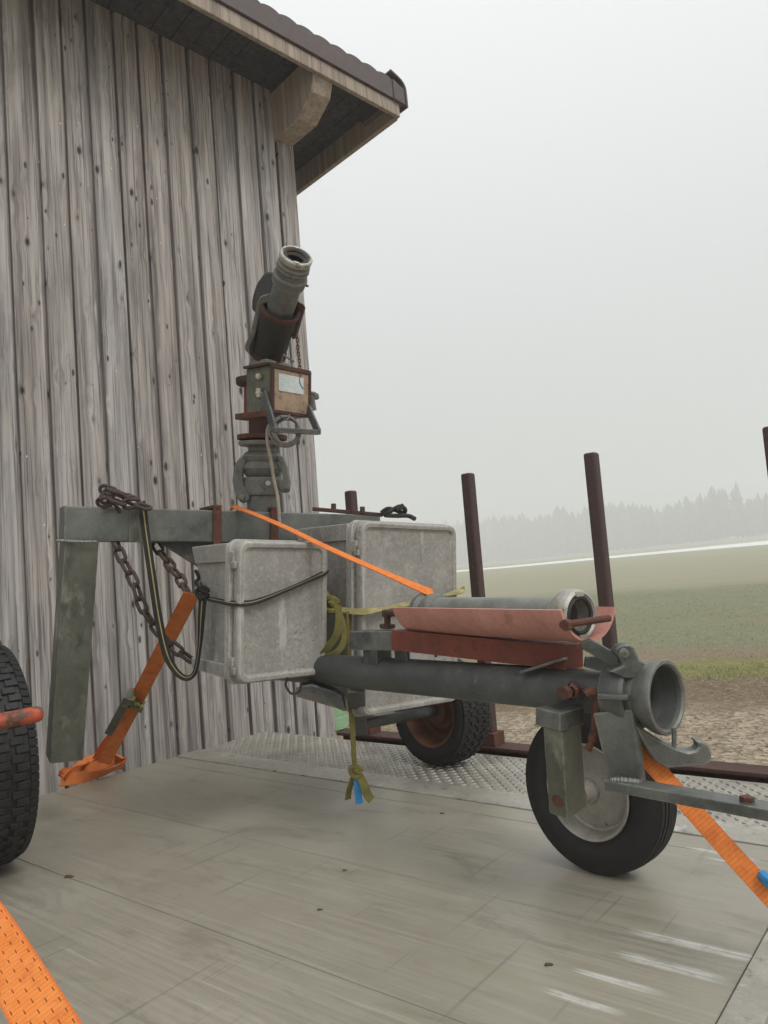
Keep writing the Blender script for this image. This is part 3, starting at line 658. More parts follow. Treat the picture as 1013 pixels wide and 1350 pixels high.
# grass blades on the verge strip, and the sprouts and stones that catch the eye nearby
t = NT('verge_grass'); oi = t.node('ShaderNodeAttribute', attribute_name='rnd'); t.finish(t.mix(oi.outputs['Fac'], srgb(112, 118, 74), srgb(166, 160, 112)), .8); M['blade'] = t.m
m = MB(); rf = random.Random(5)
for k in range(26000):
    q = rf.gauss(9.75, .5) if k < 5200 else 9 + 19 * rf.random() ** 1.2; s = rf.uniform(-1.5, 10)
    if noise.noise(V((s * .8, q * .8, 0))) < -.15: continue
    p = Q * q + QT * s; z = gz(p); a = rf.uniform(0, 6.28); h = rf.uniform(.025, .075) if k < 5200 else rf.uniform(.02, .05); w = .006
    d = V((math.cos(a), math.sin(a), 0)); ln = V((rf.uniform(-1, 1), rf.uniform(-1, 1), 0)) * h * .5
    b0 = V((p.x, p.y, z - .005)); val = rf.random()
    m._face([m.bm.verts.new(b0 - d * w), m.bm.verts.new(b0 + d * w), m.bm.verts.new(b0 + ln + V((0, 0, h)))], val)
tag(m.build('grass', 'blade', smooth=False), 'short grass and sprouts along the field edge', 'grass', kind='stuff')
t = NT('pebbles'); oi = t.node('ShaderNodeAttribute', attribute_name='rnd'); t.finish(t.mix(oi.outputs['Fac'], srgb(112, 98, 80), srgb(188, 174, 150)), .9); M['pebble'] = t.m
m = MB()
for k in range(11000):
    q = 3.6 + 5.6 * rf.random(); s = rf.uniform(-2.5, 7.5); p = Q * q + QT * s; r_ = rf.uniform(.004, .011) * (2.2 if rf.random() < .03 else 1); val = rf.random()
    c = V((p.x, p.y, gz(p) + r_ * .25)); vs = [m.bm.verts.new(c + V(d) * r_ * rf.uniform(.7, 1.3)) for d in ((1, 0, 0), (0, 1, 0), (-1, 0, 0), (0, -1, 0), (0, 0, .7), (0, 0, -.7))]
    for a, b in ((0, 1), (1, 2), (2, 3), (3, 0)): m._face([vs[a], vs[b], vs[4]], val); m._face([vs[b], vs[a], vs[5]], val)
tag(m.build('gravel', 'pebble', smooth=False), 'loose gravel beside the trailer', 'gravel', kind='stuff')

# green barrel by the barn corner
c = on_z(432, 962, GZ); bb = thing('green_barrel', 'pale green plastic barrel on the gravel by the barn corner', 'barrel', c)
m = MB(); m.lathe(c, (0, 0, 1), [(0, 0), (0, .17), (.02, .2), (.12, .205), (.14, .198), (.16, .205), (.42, .205), (.44, .198), (.46, .205), (.56, .2), (.6, .18), (.6, 0)], 40); m.build('body', 'green', bb)
m = MB(); m.lathe(c + V((0, 0, .601)), (0, 0, 1), [(0, 0), (0, .15), (.03, .15), (.035, .13), (.035, 0)], 32); m.build('lid', 'black_plastic', bb)

# ------------------------------------------------------------------ stake rail and stakes behind the deck
rv = V_FAR + .075
ru0 = duv(459, 966)[0]; RT = Drot.to_4x4()
rail = thing('steel_rail', 'long rusty brown steel beam lying along the far edge of the deck', 'rail', RT @ V((ru0, rv, -.12)), rot=Drot)
m = MB(RT)
m.box((ru0 + 1.9, rv, .012), 3.8, .10, .014, bevel=.003); m.box((ru0 + 1.9, rv, -.05), 3.8, .012, .11, bevel=.002); m.box((ru0 + 1.9, rv, -.112), 3.8, .10, .014, bevel=.003)
m.build('flange_beam', 'rust_dark', rail)
m = MB(RT)
m.bm.free()
for q in (.1, 1.3, 2.6, 3.6):
    m = MB(RT); m.box((ru0 + q, rv, (-.119 + GZ) / 2), .06, .06, -GZ - .119, bevel=.004); m.build('support_foot', 'rust_dark', rail)
for (xb, yb, yt, lab) in ((486, 958, 647, 'shortest brown stake, showing just above the large crate'), (648, 979, 624, 'brown steel stake just right of the large crate'),
                          (820, 1001, 597, 'scuffed brown steel stake behind the pink trough'), (1071, 1022, 562, 'brown steel stake at the right edge, only its side showing')):
    r_ = ray(xb, yb); base = CAMPOS + r_ * ((rv - CAMPOS.dot(Dv)) / r_.dot(Dv)); base = V((base.x, base.y, .019))
    # height from the sighted top
    lo, hi = 0.0, 3.0
    for _ in range(40):
        mid = (lo + hi) / 2; q = base + V((0, 0, mid)) - CAMPOS; py = CY - FPX * q.dot(U) / q.dot(F)
        if py > yt: lo = mid
        else: hi = mid
    th = thing('steel_stake', lab, 'stake', base, 'stakes standing on the steel rail', Drot)
    m = MB(); m.beam(base, base + V((0, 0, lo)), .046, .046, Dv, .012, seg=3); m.build('post', 'rust_scale', th)
    m = MB(); m.beam(base, base + V((0, 0, .05)), .08, .08, Dv, .004); m.build('foot', 'rust', th)
    print('stake', lo)

# ------------------------------------------------------------------ THE PIPE MACHINE
mc = on_z(500, 1060); mach = thing('irrigation_pipe_cart', 'grey galvanised pipe cart with cross beam, riser valve and two wheels on the deck', 'pipe cart', mc, rot=Prot)
PT = lambda x: P(x, 884.5 + .081 * (x - 450), 1.67 * 55.5 / (41 + .0492 * (x - 450)))     # the main pipe's centre line
PD = (PT(840) - PT(450)).normalized()           # along the pipe towards the walkway
PR = .0465
b = Mx
# cross beam and leg
d0, d1 = 2.45, 2.93
bm0, bm1 = P(82, 691, d0), P(420, 697, d1)
BD = (bm1 - bm0).normalized()
m = MB(); m.beam(bm0, bm1 + BD * .25, .105, .112, Mz, .007); m.build('cross_beam', 'steel', mach)
m = MB(); m.beam(P(105, 711, d0 + .02), P(85, 999, 2.46), .104, .104, BD, .005, w2=.1, h2=.1); m.build('leg', 'steel_green', mach)
# hidden far half: beam end leg so that the cart would stand
m = MB(); m.beam(bm0 - BD * .001 + Mz * .0, bm0 + BD * .004, .106, .114, Mz, .003); m.build('end_cap', 'steel', mach)
def weld(pts, r=.005):
    mm = MB(); path = spline(pts, 14); mm.tube(path, [r * (1 + .35 * math.sin(i * 2.1) + random.uniform(-.15, .15)) for i in range(len(path))], 8); mm.build('weld_seam', 'steel_light', mach)
weld([P(76, 713, 2.42), P(84, 713, 2.395), P(104, 714, 2.405), P(127, 714, 2.43)], .004)
# clamp bands over the beam
def band(x, name, mat, w=.03):
    t_ = (x - 82) / 338.; dd = d0 + (d1 - d0) * t_
    c = bm0 + BD * ((P(x, 692, dd) - bm0).dot(BD)); sd = BD.cross(Mz).normalized()
    up = sd.cross(BD)
    mm = MB(); hw, hh = .0585, .062
    for s_ in (-1, 1): mm.beam(c + sd * hw * s_ - up * (hh + .02), c + sd * hw * s_ + up * hh, w, .012, sd, .003)
    mm.beam(c - sd * (hw + .04) + up * (hh + .006), c + sd * (hw + .006) + up * (hh + .006), w, .012, up, .003)
    mm.build(name, mat, mach)
band(277, 'clamp_band', 'rust'); band(352, 'clamp_band', 'rust')
m = MB(); c = bm0 + BD * ((P(172, 692, 2.6) - bm0).dot(BD)); sd = BD.cross(Mz).normalized(); up = sd.cross(BD)
m.box(c + sd * .056, .052, .006, .116, BD, sd, up, .002); m.box(c + up * .0585, .052, .115, .006, BD, sd, up, .002); m.build('wear_plate', 'steel_green', mach)
# gusset under the beam behind the small crate
m = MB(); m.plate([P(208, 714, 2.62), P(330, 713, 2.74), P(330, 800, 2.74), P(262, 748, 2.67)], sd, .02); m.build('gusset', 'steel_dark', mach)
# main pipe
pst, pen = PT(335), PT(822)
m = MB(); m.tube([pst, pen], PR, 40); m.build('main_pipe', 'steel_dark', mach)
# riser: runs up from the pipe end, past the beam
rb = P(346, 676, 2.84); rup = (P(346, 560, 2.84) - rb).normalized()
foot = rb - rup * .52
L_ = lambda y: (P(346, y, 2.84) - rb).dot(rup)      # heights by sight
m = MB(); m.tube([foot, rb + rup * L_(630)], .0555, 36); m.build('riser_pipe', 'cast', mach)
m = MB(); m.tube([pst, pst - PD * .10, foot + rup * .04], .05, 24); m.build('elbow', 'steel_dark', mach)
k = 2.78 / 1000
cl = m = MB(); m.lathe(rb, rup, [(L_(654), .056), (L_(653), .066), (L_(650), .071), (L_(634), .074), (L_(630), .068), (L_(629), .058)], 40); col = m.build('coupling_collar', 'cast', mach)
m = MB(); m.lathe(rb, rup, [(L_(629), .056), (L_(624), .07), (L_(618), .077), (L_(612), .073), (L_(609.5), .066), (L_(607), .072), (L_(602), .075), (L_(598), .066), (L_(595), .052), (L_(575), .05)], 40); m.build('coupling_bead', 'cast', mach)
side = V((1, 0, 0)) - rup * rup.x; side.normalize()
for s_, pts in ((-1, [(318, 602), (310, 612), (307, 634), (312, 656), (320, 664), (330, 660), (331, 648), (322, 640), (321, 622), (326, 606)]),
                (1, [(366, 603), (374, 602), (380, 616), (384, 636), (382, 649), (372, 650), (366, 640), (374, 632), (371, 616)])):
    m = MB(); dd = 2.80; m.plate([P(x, y, dd) for x, y in pts], -F, .022, .005)
    m.lathe(P(319 if s_ < 0 else 379, 656 if s_ < 0 else 642, dd - .012), -F, [(0, .011), (.012, .011), (.014, .008), (.014, 0)], 12); m.build('coupling_lever', 'cast', mach)
m = MB(); m.lathe(P(354, 637, 2.76), -F, [(0, .009), (.01, .009), (.012, 0)], 10); m.build('collar_bolt', 'brass', mach)
m = MB(); m.lathe(rb, rup, [(L_(590), .05), (L_(588), .085), (L_(585), .089), (L_(583), .089), (L_(581), .05)], 48); m.build('lower_flange', 'steel_light', mach)
m = MB(); m.lathe(rb, rup, [(L_(581), .05), (L_(580), .092), (L_(576), .094), (L_(574), .092), (L_(573), .05)], 48); m.build('rusty_flange', 'rust', mach)
m = MB(); m.lathe(rb, rup, [(L_(573), .05), (L_(553), .05), (L_(548), .066), (L_(505), .066)], 36); m.build('swivel_neck', 'rust_dark', mach)
m = MB(); m.lathe(rb, rup, [(L_(512), .05), (L_(508), .095), (L_(504), .098), (L_(500), .098), (L_(499), .05)], 48); m.build('upper_flange', 'rust_dark', mach)
# red-white painted patch on the neck
m = MB(); m.box(rb + rup * L_(532) - side * .052 - F * .02, .016, .06, .12, side, F, rup, .004); m.build('red_plate', 'sticker_red', mach)
m = MB(); m.box(rb + rup * L_(531) - side * .0605 - F * .025, .004, .05, .018, side, F, rup, .001); m.build('white_mark', 'label', mach)
# control box: turned like the crates
bx = unit(38); bx = (bx - rup * bx.dot(rup)).normalized(); by = rup.cross(bx).normalized()
fc = P(383, 517, 2.60); bw, bh, bd = .176, .158, .125
bc = fc + by * bd / 2
m = MB(); m.box(bc, bw, bd, bh, bx, by, rup, .004); box = m.build('control_box', 'steel_green', mach)
m = MB()
for s_ in (-1, 1):
    m.box(fc + rup * s_ * (bh / 2 - .004) - by * .004, bw + .012, .014, .010, bx, by, rup, .002); m.box(fc + bx * s_ * (bw / 2) - by * .004, .010, .014, bh - .018, bx, by, rup, .002)
m.build('frame', 'rust_dark', box)
m = MB(); m.box(fc - by * .004, bw - .012, .006, bh - .02, bx, by, rup, .001); m.build('front_panel', 'panel', box)
m = MB(); m.box(fc - by * .0085 + rup * .026 - bx * .004, .118, .002, .058, bx, by, rup, 0); m.build('label_sticker', 'label', box)
m = MB(); m.box(bc + rup * (bh / 2 + .005), bw + .03, bd + .0, .009, bx, by, rup, .002); m.build('top_plate', 'rust_dark', box)
m = MB(); m.box(bc + rup * (bh / 2 + .018) - bx * .02 + by * .01, .12, .08, .02, bx, by, rup, .003); m.build('cover_block', 'steel_light', box)
m = MB(); m.box(bc - rup * (bh / 2 + .004) - bx * (bw / 2 + .0) + by * .02, .05, bd + .02, .02, bx, by, rup, .002); m.build('bottom_plate', 'rust', box)
for z_, h_ in ((.045, .018), (-.01, .03)):
    m = MB(); c_ = fc - bx * (bw / 2 + .012) + by * .05 + rup * z_; m.tube([c_ - rup * h_ / 2, c_ + rup * h_ / 2], .009, 12); m.lathe(c_ - rup * .004, rup, [(0, .009), (0, .012), (.007, .012), (.007, .009)], 6); m.build('cable_gland', 'brass', box)
# carrying bow
h0 = fc - bx * (bw / 2 + .008) + by * .03 - rup * .01; h3 = fc + bx * (bw / 2 + .008) + by * .03 - rup * .01
h1 = P(362, 567, 2.50); h2 = P(420, 570, 2.58)
m = MB()
m.beam(h0, h1, .026, .009, bx, .002); m.beam(h1 - bx * .005, h2 + bx * .005, .016, .026, by, .002); m.beam(h2, h3, .026, .009, bx, .002)
m.build('bow_handle', 'steel_dark', box)
m = MB(); m.tube([P(412, 522, 2.6), P(414, 535, 2.6), P(415, 541, 2.6)], .007, 8); m.build('latch', 'steel_dark', box)
# valve: hose elbow leaning to the walkway with a coupling on top
ctr = P(391, 337, 2.36); imx = (R * .285 + U * .958).normalized(); vax = (imx * .775 - ray(391, 337).normalized() * .632).normalized()
def vpos(frac): return ctr - vax * frac
VL = .395
m = MB(); m.lathe(vpos(VL), vax, [(0, .048), (.004, .058), (.02, .062), (.19, .063), (.2, .058)], 40); m.build('rubber_sleeve', 'rubber_black', mach)
for q in (.012, .186):
    m = MB(); m.lathe(vpos(VL - q), vax, [(-.006, .062), (-.006, .0665), (.008, .0665), (.008, .062)], 40, True); m.build('hose_clamp', 'rust', mach)
m = MB(); m.lathe(vpos(.22), vax, [(0, .046), (.115, .045), (.118, .05)], 36); m.build('outlet_pipe', 'cast', mach)
m = MB(); m.lathe(vpos(.105), vax, [(0, .045), (.003, .054), (.03, .056), (.036, .051), (.05, .05), (.06, .054), (.064, .05)], 40); m.build('outlet_neck', 'cast', mach)
m = MB(); m.lathe(vpos(.052), vax, [(0, .046), (.005, .052), (.02, .053), (.024, .049), (.040, .049)], 48); m.build('coupling_base', 'cast', mach)
m = MB(); m.lathe(vpos(.014), vax, [(-.004, .030), (-.004, .048), (-.002, .052), (.012, .053), (.016, .050), (.0165, .0445), (.010, .043), (.006, .030)], 52, True); cpl = m.build('outlet_coupling', 'alu', mach)
m = MB(); m.lathe(vpos(.004), vax, [(-.004, .0305), (.001, .0305), (.004, .034), (.003, .0405), (-.003, .0415)], 44, True); m.build('seal_ring', 'rubber_black', cpl)
m = MB(); m.lathe(vpos(.004), vax, [(-.002, .0306), (-.10, .0306), (-.10, 0)], 32); m.build('bore', 'rubber_black', cpl)
e1 = vax.orthogonal().normalized(); e2 = vax.cross(e1)
for s_ in (0.6, 0.6 + PI):
    m = MB(); a_ = math.cos(s_) * e1 + math.sin(s_) * e2; m.box(vpos(.000) + a_ * .044, .009, .018, .010, a_, vax.cross(a_), vax, .003); m.build('coupling_lug', 'alu', cpl)
# riser above the box to the hose
m = MB(); top_ = rb + rup * L_(486)
m.tube(spline([rb + rup * L_(505), top_, vpos(VL + .06), vpos(VL - .01)], 8), .05, 32); m.build('valve_elbow', 'cast', mach)
# side brackets of the hose
bl = [(362, 386), (344, 392), (340, 400), (331, 440), (324, 455), (324, 462), (330, 468), (330, 458), (337, 443), (347, 402), (363, 398)]
m = MB(); m.plate([P(x, y, 2.47 + (y - 386) * .0013) for x, y in bl], -F, .028, .003); m.build('side_bracket', 'cast', mach)
m = MB(); m.plate([P(x, y, 2.52 + (y - 395) * .001) for x, y in [(390, 396), (403, 404), (391, 444), (386, 447), (384, 430), (393, 408), (389, 402)]], -F, .03, .003); m.build('side_bracket', 'rust_dark', mach)
m = MB(); m.plate([P(x, y, 2.56) for x, y in [(352, 360), (366, 362), (364, 372), (358, 396), (344, 414), (334, 412), (334, 396), (340, 376)]], -F, .05, .008); m.build('rubber_flap', 'rubber_black', mach)
m = MB(); m.tube([P(371, 478, 2.5), P(374, 468, 2.48), P(388, 477, 2.5)], .004, 6); m.build('wire_tie', 'steel_dark', mach)
m = MB(); m.tube(spline([P(402, 358, 2.44), P(404, 370, 2.44), P(403, 376, 2.44), P(407, 377, 2.44)], 4), .004, 6); m.build('wire_hook', 'steel_dark', mach)

# front coupling at the walkway end of the pipe
ax = PD; cb = PT(822)
m = MB(); m.lathe(PT(811), ax, [(0, PR), (0, .066), (.004, .0705)] + [(.004 + .048 * i / 8, .0705 + .003 * math.sin(PI * i / 8)) for i in range(9)] + [(.056, .066), (.056, PR)], 48); collar = m.build('clamp_collar', 'steel_dark', mach)
m = MB(); c0_ = PT(818) - ax * .0; q_ = []
for i in range(7):
    a_ = math.radians(-10 + 4 * i); q_.append(c0_)
m.beam(PT(818) - b * .0765 + Mz * .004, PT(852) - b * .064 + Mz * .004, .010, .024, b, .003); m.build('collar_lug', 'steel', mach)
BM = PT(877)
m = MB(); m.lathe(BM, ax, [(-.16, 0), (-.16, .044), (-.085, .0445), (-.085, .056), (-.044, .0565), (-.036, .060), (-.028, .0655), (-.018, .0705), (-.008, .073), (.000, .0735), (.005, .0715), (.0055, .066), (.002, .062), (-.012, .059), (-.03, .054), (-.05, .047), (-.10, .043), (-.155, .042), (-.156, 0)], 60); m.build('bell_mouth', 'steel', mach)
m = MB(); m.lathe(BM, ax, [(-.006, .0595), (-.018, .0565), (-.035, .0525), (-.055, .0455), (-.11, .0415), (-.15, .0405), (-.15, 0)], 40); m.build('bore_shade', 'steel_dark', mach)  # darker skin inside the bell, its colour standing in for the shade down the pipe
# toggle lever on top of the collar
def pl(pts, d, th, name, mat, n=None, bev=.003, dfun=None):
    mm = MB(); mm.plate([P(x, y, d if dfun is None else dfun(x)) for x, y in pts], n if n is not None else -F, th, bev); return mm.build(name, mat, mach)
dt = lambda x: 1.57 - (x - 770) * .0009
pl([(764, 846), (778, 842), (792, 849), (812, 861), (818, 863), (823, 868), (824, 874), (820, 879), (813, 880), (806, 877), (786, 866), (768, 856)], 0, .010, 'toggle_lever', 'steel', dfun=dt, bev=.0015)
pl([(772, 866), (790, 865), (806, 871), (822, 872), (830, 874), (828, 879), (812, 885), (790, 884), (770, 879)], 0, .012, 'toggle_link', 'steel_dark', dfun=lambda x: dt(x) + .022, bev=.0015)
pl([(806, 858), (812, 851), (820, 848), (828, 848), (834, 852), (838, 862), (841, 872), (846, 884), (838, 894), (820, 892), (806, 886), (800, 884), (818, 876), (816, 868)], 0, .030, 'toggle_ear', 'steel', dfun=lambda x: 1.515, bev=.003)
m = MB(); m.lathe(P(822, 861, 1.498), -F, [(0, .0105), (.004, .0105), (.005, .006), (.0075, .006), (.008, 0)], 18); m.build('toggle_pin', 'steel', mach)
m = MB(); m.lathe(P(817, 872, dt(817) - .006), -F, [(0, .0035), (.001, .0035), (.001, 0)], 10); m.build('link_rivet', 'rubber_black', mach)
m = MB(); m.beam(P(688, 886, 1.70), P(746, 868, 1.64), .022, .006, Mz, .002); m.build('lever_tail', 'steel_dark', mach)
# rusty bolt and safety hook on the pipe
bp = PT(778) - b * PR + Mz * .006
m = MB(); m.lathe(bp - b * .055, b, [(0, 0), (0, .015), (.018, .015), (.018, .010), (.06, .010)], 6); m.lathe(bp - b * .03, b, [(0, .0165), (.014, .0165)], 6); m.lathe(bp - b * .008, b, [(0, .021), (.006, .021)], 18); m.build('anchor_bolt', 'rust', mach)
m = MB(); m.tube(spline([P(772, 916, 1.545), P(780, 912, 1.545), P(788, 920, 1.545), P(787, 940, 1.545), P(785, 962, 1.545), P(780, 978, 1.545), P(775, 989, 1.545)], 6), [.010] * 30 + [.007] * 7, 10); m.build('safety_hook', 'rust', mach)
# post, axle, wheel
wc = P(787, 1036, 1.82); wc = V((wc.x, wc.y, .187)) 
pax = P(741, 1046, 1.60)
ptop = P(739, 952, 1.58)
nA = -b
m = MB(); m.beam(P(738.5, 932, 1.585), P(738, 956, 1.585), .062, .086, b, .004); m.build('post_head', 'steel', mach)
m = MB(); m.beam(P(741, 955, 1.585), P(749, 1068, 1.60), .046, .07, b, .004); m.build('wheel_post', 'steel_green', mach)
m = MB(); c_ = P(737.5, 1052, 1.575); m.lathe(c_, b, [(-.006, 0), (-.006, .008), (-.004, .017), (.02, .017)], 24); m.build('axle_end', 'rust', mach)
axp = wc - b * .11
m = MB(); m.tube([wc - b * .135, wc + b * .05], .012, 16); m.build('axle', 'rust_dark', mach)
m = MB(); m.lathe(wc - b * .072, b, [(0, .012), (0, .020), (.006, .022), (.024, .022), (.026, .027), (.036, .029), (.05, .030)], 28); m.build('hub', 'rim_grey', mach)
WR = .188
def wheel_part(name, o, axis, w, r, rr, matT, matR, tread=None, parent=mach, disc_in=.02):
    h = w / 2
    mm = MB(); prof = [(-h * .80, rr), (-h * .98, rr + (r - rr) * .25), (-h, rr + (r - rr) * .5), (-h * .92, r - .024), (-h * .74, r - .010)]
    if tread == 'ribs':
        for q in range(5):
            a0 = -.70 + q * .28; prof += [(h * a0, r - .003 + .003 * (1 - abs(a0 + .14))), (h * (a0 + .2), r - .003 + .003 * (1 - abs(a0 + .14))), (h * (a0 + .21), r - .011), (h * (a0 + .27), r - .011)]
    else:
        prof += [(-h * .66, r - .008), (h * .66, r - .008)]
    prof += [(h * .74, r - .010), (h * .92, r - .024), (h, rr + (r - rr) * .5), (h * .98, rr + (r - rr) * .25), (h * .80, rr)]
    mm.lathe(o, axis, prof, 96, False)
    if tread == 'blocks':
        a_ = V(axis).normalized(); q1 = a_.orthogonal().normalized(); q2 = a_.cross(q1); n_ = 84 if r > .25 else 80
        rows_ = ((-.80, .24, 0), (-.47, .30, .5), (-.0, .34, .15), (.47, .30, .6), (.80, .24, .1))
        for (tc_, tw_, ph) in rows_:
            for k_ in range(n_):
                an = 2 * PI * (k_ + ph) / n_; er = q1 * math.cos(an) + q2 * math.sin(an); et = a_.cross(er)
                dr = .012 if abs(tc_) > .7 else 0
                arc = 2 * PI * r / n_
                sk = .006 if k_ % 2 else -.006
                c__ = V(o) + a_ * (h * tc_ + (sk if abs(tc_) < .6 else 0)) + er * (r - (.0075 if r > .25 else .0092) - dr * .55)
                skew = et + a_ * (.25 if tc_ > 0 else -.25)
                erb = (er + a_ * (.42 if tc_ > 0 else -.42)).normalized() if abs(tc_) > .7 else er
                mm.box(c__, h * tw_ * 1.04, arc * .86, .013, a_ - erb * a_.dot(erb), erb.cross(a_), erb, .0016, 1)
    ty = mm.build(name, matT, parent)
    return ty
wheel = MB(); wheel.lathe(wc, b, [(-.02, .012), (-.02, .03), (.02, .03), (.02, .012)], 24, True); wheel_o = wheel.build('wheel', 'rim_grey', mach)
wheel_part('tyre', wc, b, .098, WR, .108, 'tyre', None, 'ribs', wheel_o)
m = MB(); m.lathe(wc, b, [(-.045, .112), (-.049, .110), (-.046, .105), (-.03, .098), (-.012, .094), (-.010, .088), (-.018, .074), (-.028, .05), (-.034, .036), (-.034, .02), (.0, .02), (.01, .09), (.045, .111)], 64); m.build('rim', 'rim_grey', wheel_o)
# far wheel, car tyre on a rusty rim
wf = P(581, 934, 2.9); WF = .202; wf = V((wf.x, wf.y, WF - .003))
wheel = MB(); wheel.lathe(wf, b, [(-.03, .015), (-.03, .05), (.03, .05), (.03, .015)], 24, True); wf_o = wheel.build('wheel', 'rim_rust', mach); wf_o['label'] = 'car tyre wheel with a rusty rim under the large crate'
wheel_part('tyre', wf, b, .155, WF, .128, 'tyre_new', None, 'blocks', wf_o)
m = MB(); m.lathe(wf, b, [(-.064, .134), (-.068, .131), (-.062, .122), (-.03, .116), (.0, .108), (.005, .09), (-.008, .07), (-.006, .045), (-.02, .04), (-.02, .0), (.02, 0), (.03, .1), (.064, .134)], 56); m.build('rim', 'rim_rust', wf_o)
m = MB(); m.tube([wf - b * .42, wf + b * .03], .02, 14); m.beam(wf - b * .40 - Mz * .02, PT(470) - Mz * .04, .05, .04, Mz, .004); m.build('axle_arm', 'steel_dark', mach)
pl([(396, 902), (412, 900), (440, 908), (452, 914), (456, 936), (447, 932), (420, 912), (402, 908)], 2.30, .05, 'pipe_bracket', 'steel_dark')
# gusset fork, draw bar, hook
pl([(784, 940), (836, 934), (842, 962), (850, 1030), (806, 1034), (801, 1012)], 0, .016, 'fork_plate', 'steel', n=b, dfun=lambda x: 1.535 - (x - 776) * .0007)
tb0 = P(806, 1032, 1.475); tb1 = tb0 + PD * .62
m = MB(); m.beam(tb0, tb1, .052, .020, Mz, .003); m.build('draw_bar', 'steel', mach)
m = MB(); m.lathe(tb0 + PD * .26 + Mz * .01, Mz, [(0, .012), (.008, .012), (.009, 0)], 6); m.build('draw_bar_bolt', 'rust', mach)
weld([P(806, 1030, 1.455), P(822, 1029, 1.44), P(846, 1032, 1.425)], .005)
pl([(836, 966), (866, 962), (872, 990), (890, 1003), (912, 1005), (925, 1005), (934, 994), (933, 982), (926, 976), (922, 983), (915, 989), (905, 989), (890, 984), (874, 974), (896, 966)][:0] or
   [(830, 950), (866, 972), (876, 978), (890, 985), (904, 989), (914, 987), (919, 981), (913, 974), (922, 974), (931, 980), (935, 992), (933, 1003), (924, 1007), (900, 1008), (876, 1010), (862, 1002), (850, 985)], 1.50, .03, 'catch_hook', 'steel', n=-F)
m = MB(); m.tube([P(889, 960, 1.49), P(889, 985, 1.49)], .005, 8); m.build('hook_rod', 'steel', mach)
# cradle: bracket, red channel, pink half pipe, bolts
cA, cB = P(529, 842.5, 2.06), P(742, 864, 1.70)
m = MB(); m.beam(cA, cB + (cB - cA).normalized() * .03, .075, .054, Mz, .003); m.build('cradle_channel', 'rust_red', mach)
cdir = (cB - cA).normalized()
m = MB(); m.beam(P(473, 843, 2.17), P(536, 843.5, 2.06), .082, .052, Mz, .004); m.build('cradle_bracket', 'steel', mach)
m = MB(); m.beam(P(497, 852, 2.12), P(499, 886, 2.13), .06, .055, b, .003); m.build('bracket_foot', 'steel', mach)
m = MB(); m.beam(P(530, 857, 2.05), P(531, 875, 2.05), .05, .012, b, .002); m.build('bracket_rib', 'steel_dark', mach)
t1, t0 = P(777, 803, 1.60), P(553, 800, 2.05); td = (t1 - t0).normalized(); ts = td.cross(Mz).normalized(); tu = ts.cross(td)
TR = .093; m = MB(); rows_ = []
for p_ in (t0, t0 + (t1 - t0) * .33, t0 + (t1 - t0) * .66, t1):
    arc = []
    for rad in (TR, TR - .006):
        for k_ in range(25):
            a_ = math.radians(12 + 156 * k_ / 24); cc = p_ + tu * (math.sin(math.radians(12)) * TR)
            arc.append(m.bm.verts.new(cc + ts * math.cos(a_) * rad - tu * math.sin(a_) * rad * .96))
    rows_.append(arc)
for i_ in range(3):
    a_, b_ = rows_[i_], rows_[i_ + 1]
    for k_ in range(24):
        m._face([a_[k_], a_[k_ + 1], b_[k_ + 1], b_[k_]]); m._face([a_[25 + k_], b_[25 + k_], b_[26 + k_], a_[26 + k_]])
    m._face([a_[0], b_[0], b_[25], a_[25]]); m._face([a_[24], a_[49], b_[49], b_[24]])
for arc in (rows_[0], rows_[-1]):
    for k_ in range(24): m._face([arc[k_], arc[25 + k_], arc[26 + k_], arc[k_ + 1]])
m.build('trough', 'pink', mach, ang=40, wn=False)
m = MB(); m.tube([P(741, 824, 1.535), P(803, 815, 1.62)], .0075, 10); m.lathe(P(747, 824, 1.535), P(803, 815, 1.62) - P(741, 824, 1.535), [(-.006, 0), (-.006, .012), (.008, .012)], 6); m.build('cross_rod', 'rust', mach)
m = MB(); m.tube([P(511, 809, 2.11), P(530, 809, 2.05)], .008, 10); m.lathe(P(511, 828, 2.12), P(511, 800, 2.12) - P(511, 828, 2.12), [(0, .022), (.01, .022), (.01, .009), (.032, .009), (.032, .015), (.05, .015), (.05, 0)], 8); m.build('clamp_bolt', 'rust_dark', mach)
m = MB(); m.tube([P(575, 855, 2.0), P(575, 866, 2.0)], .004, 8); m.build('drain_stub', 'rust_dark', mach)
# cable loop under the small crate
m = MB(); m.tube(spline([P(380, 893, 2.2), P(377, 903, 2.2), P(384, 914, 2.2), P(394, 912, 2.2), P(398, 901, 2.2)], 6), .004, 6); m.build('wire_loop', 'rubber_black', mach)

# short pipe lying in the trough
sp0, sp1 = t0 + tu * -.012 + td * .03, t1 + tu * -.014 - td * .055
short = thing('short_pipe', 'short grey pipe with ring couplings lying in the pink trough', 'pipe', (sp0 + sp1) / 2 - tu * .05)
m = MB(); m.lathe(sp0, td, [(0, .030), (0, .0375), ((sp1 - sp0).length, .0375), ((sp1 - sp0).length, .03)], 40, True); m.build('tube', 'steel_light', short)
m = MB(); m.lathe(sp1 - td * .025, td, [(0, .038), (.002, .046), (.012, .050), (.022, .0565), (.044, .0575), (.056, .0545), (.060, .048), (.056, .043), (.05, .042), (.05, .036), (.0, .032)], 52, True); rg = m.build('ring_coupling', 'alu', short)
m = MB(); m.lathe(sp1 + td * .028, td, [(0, .033), (.004, .033), (.007, .037), (.003, .0415), (-.003, .0415)], 40, True); m.build('seal_ring', 'rubber_black', rg)
e1 = td.orthogonal().normalized(); e2 = td.cross(e1)
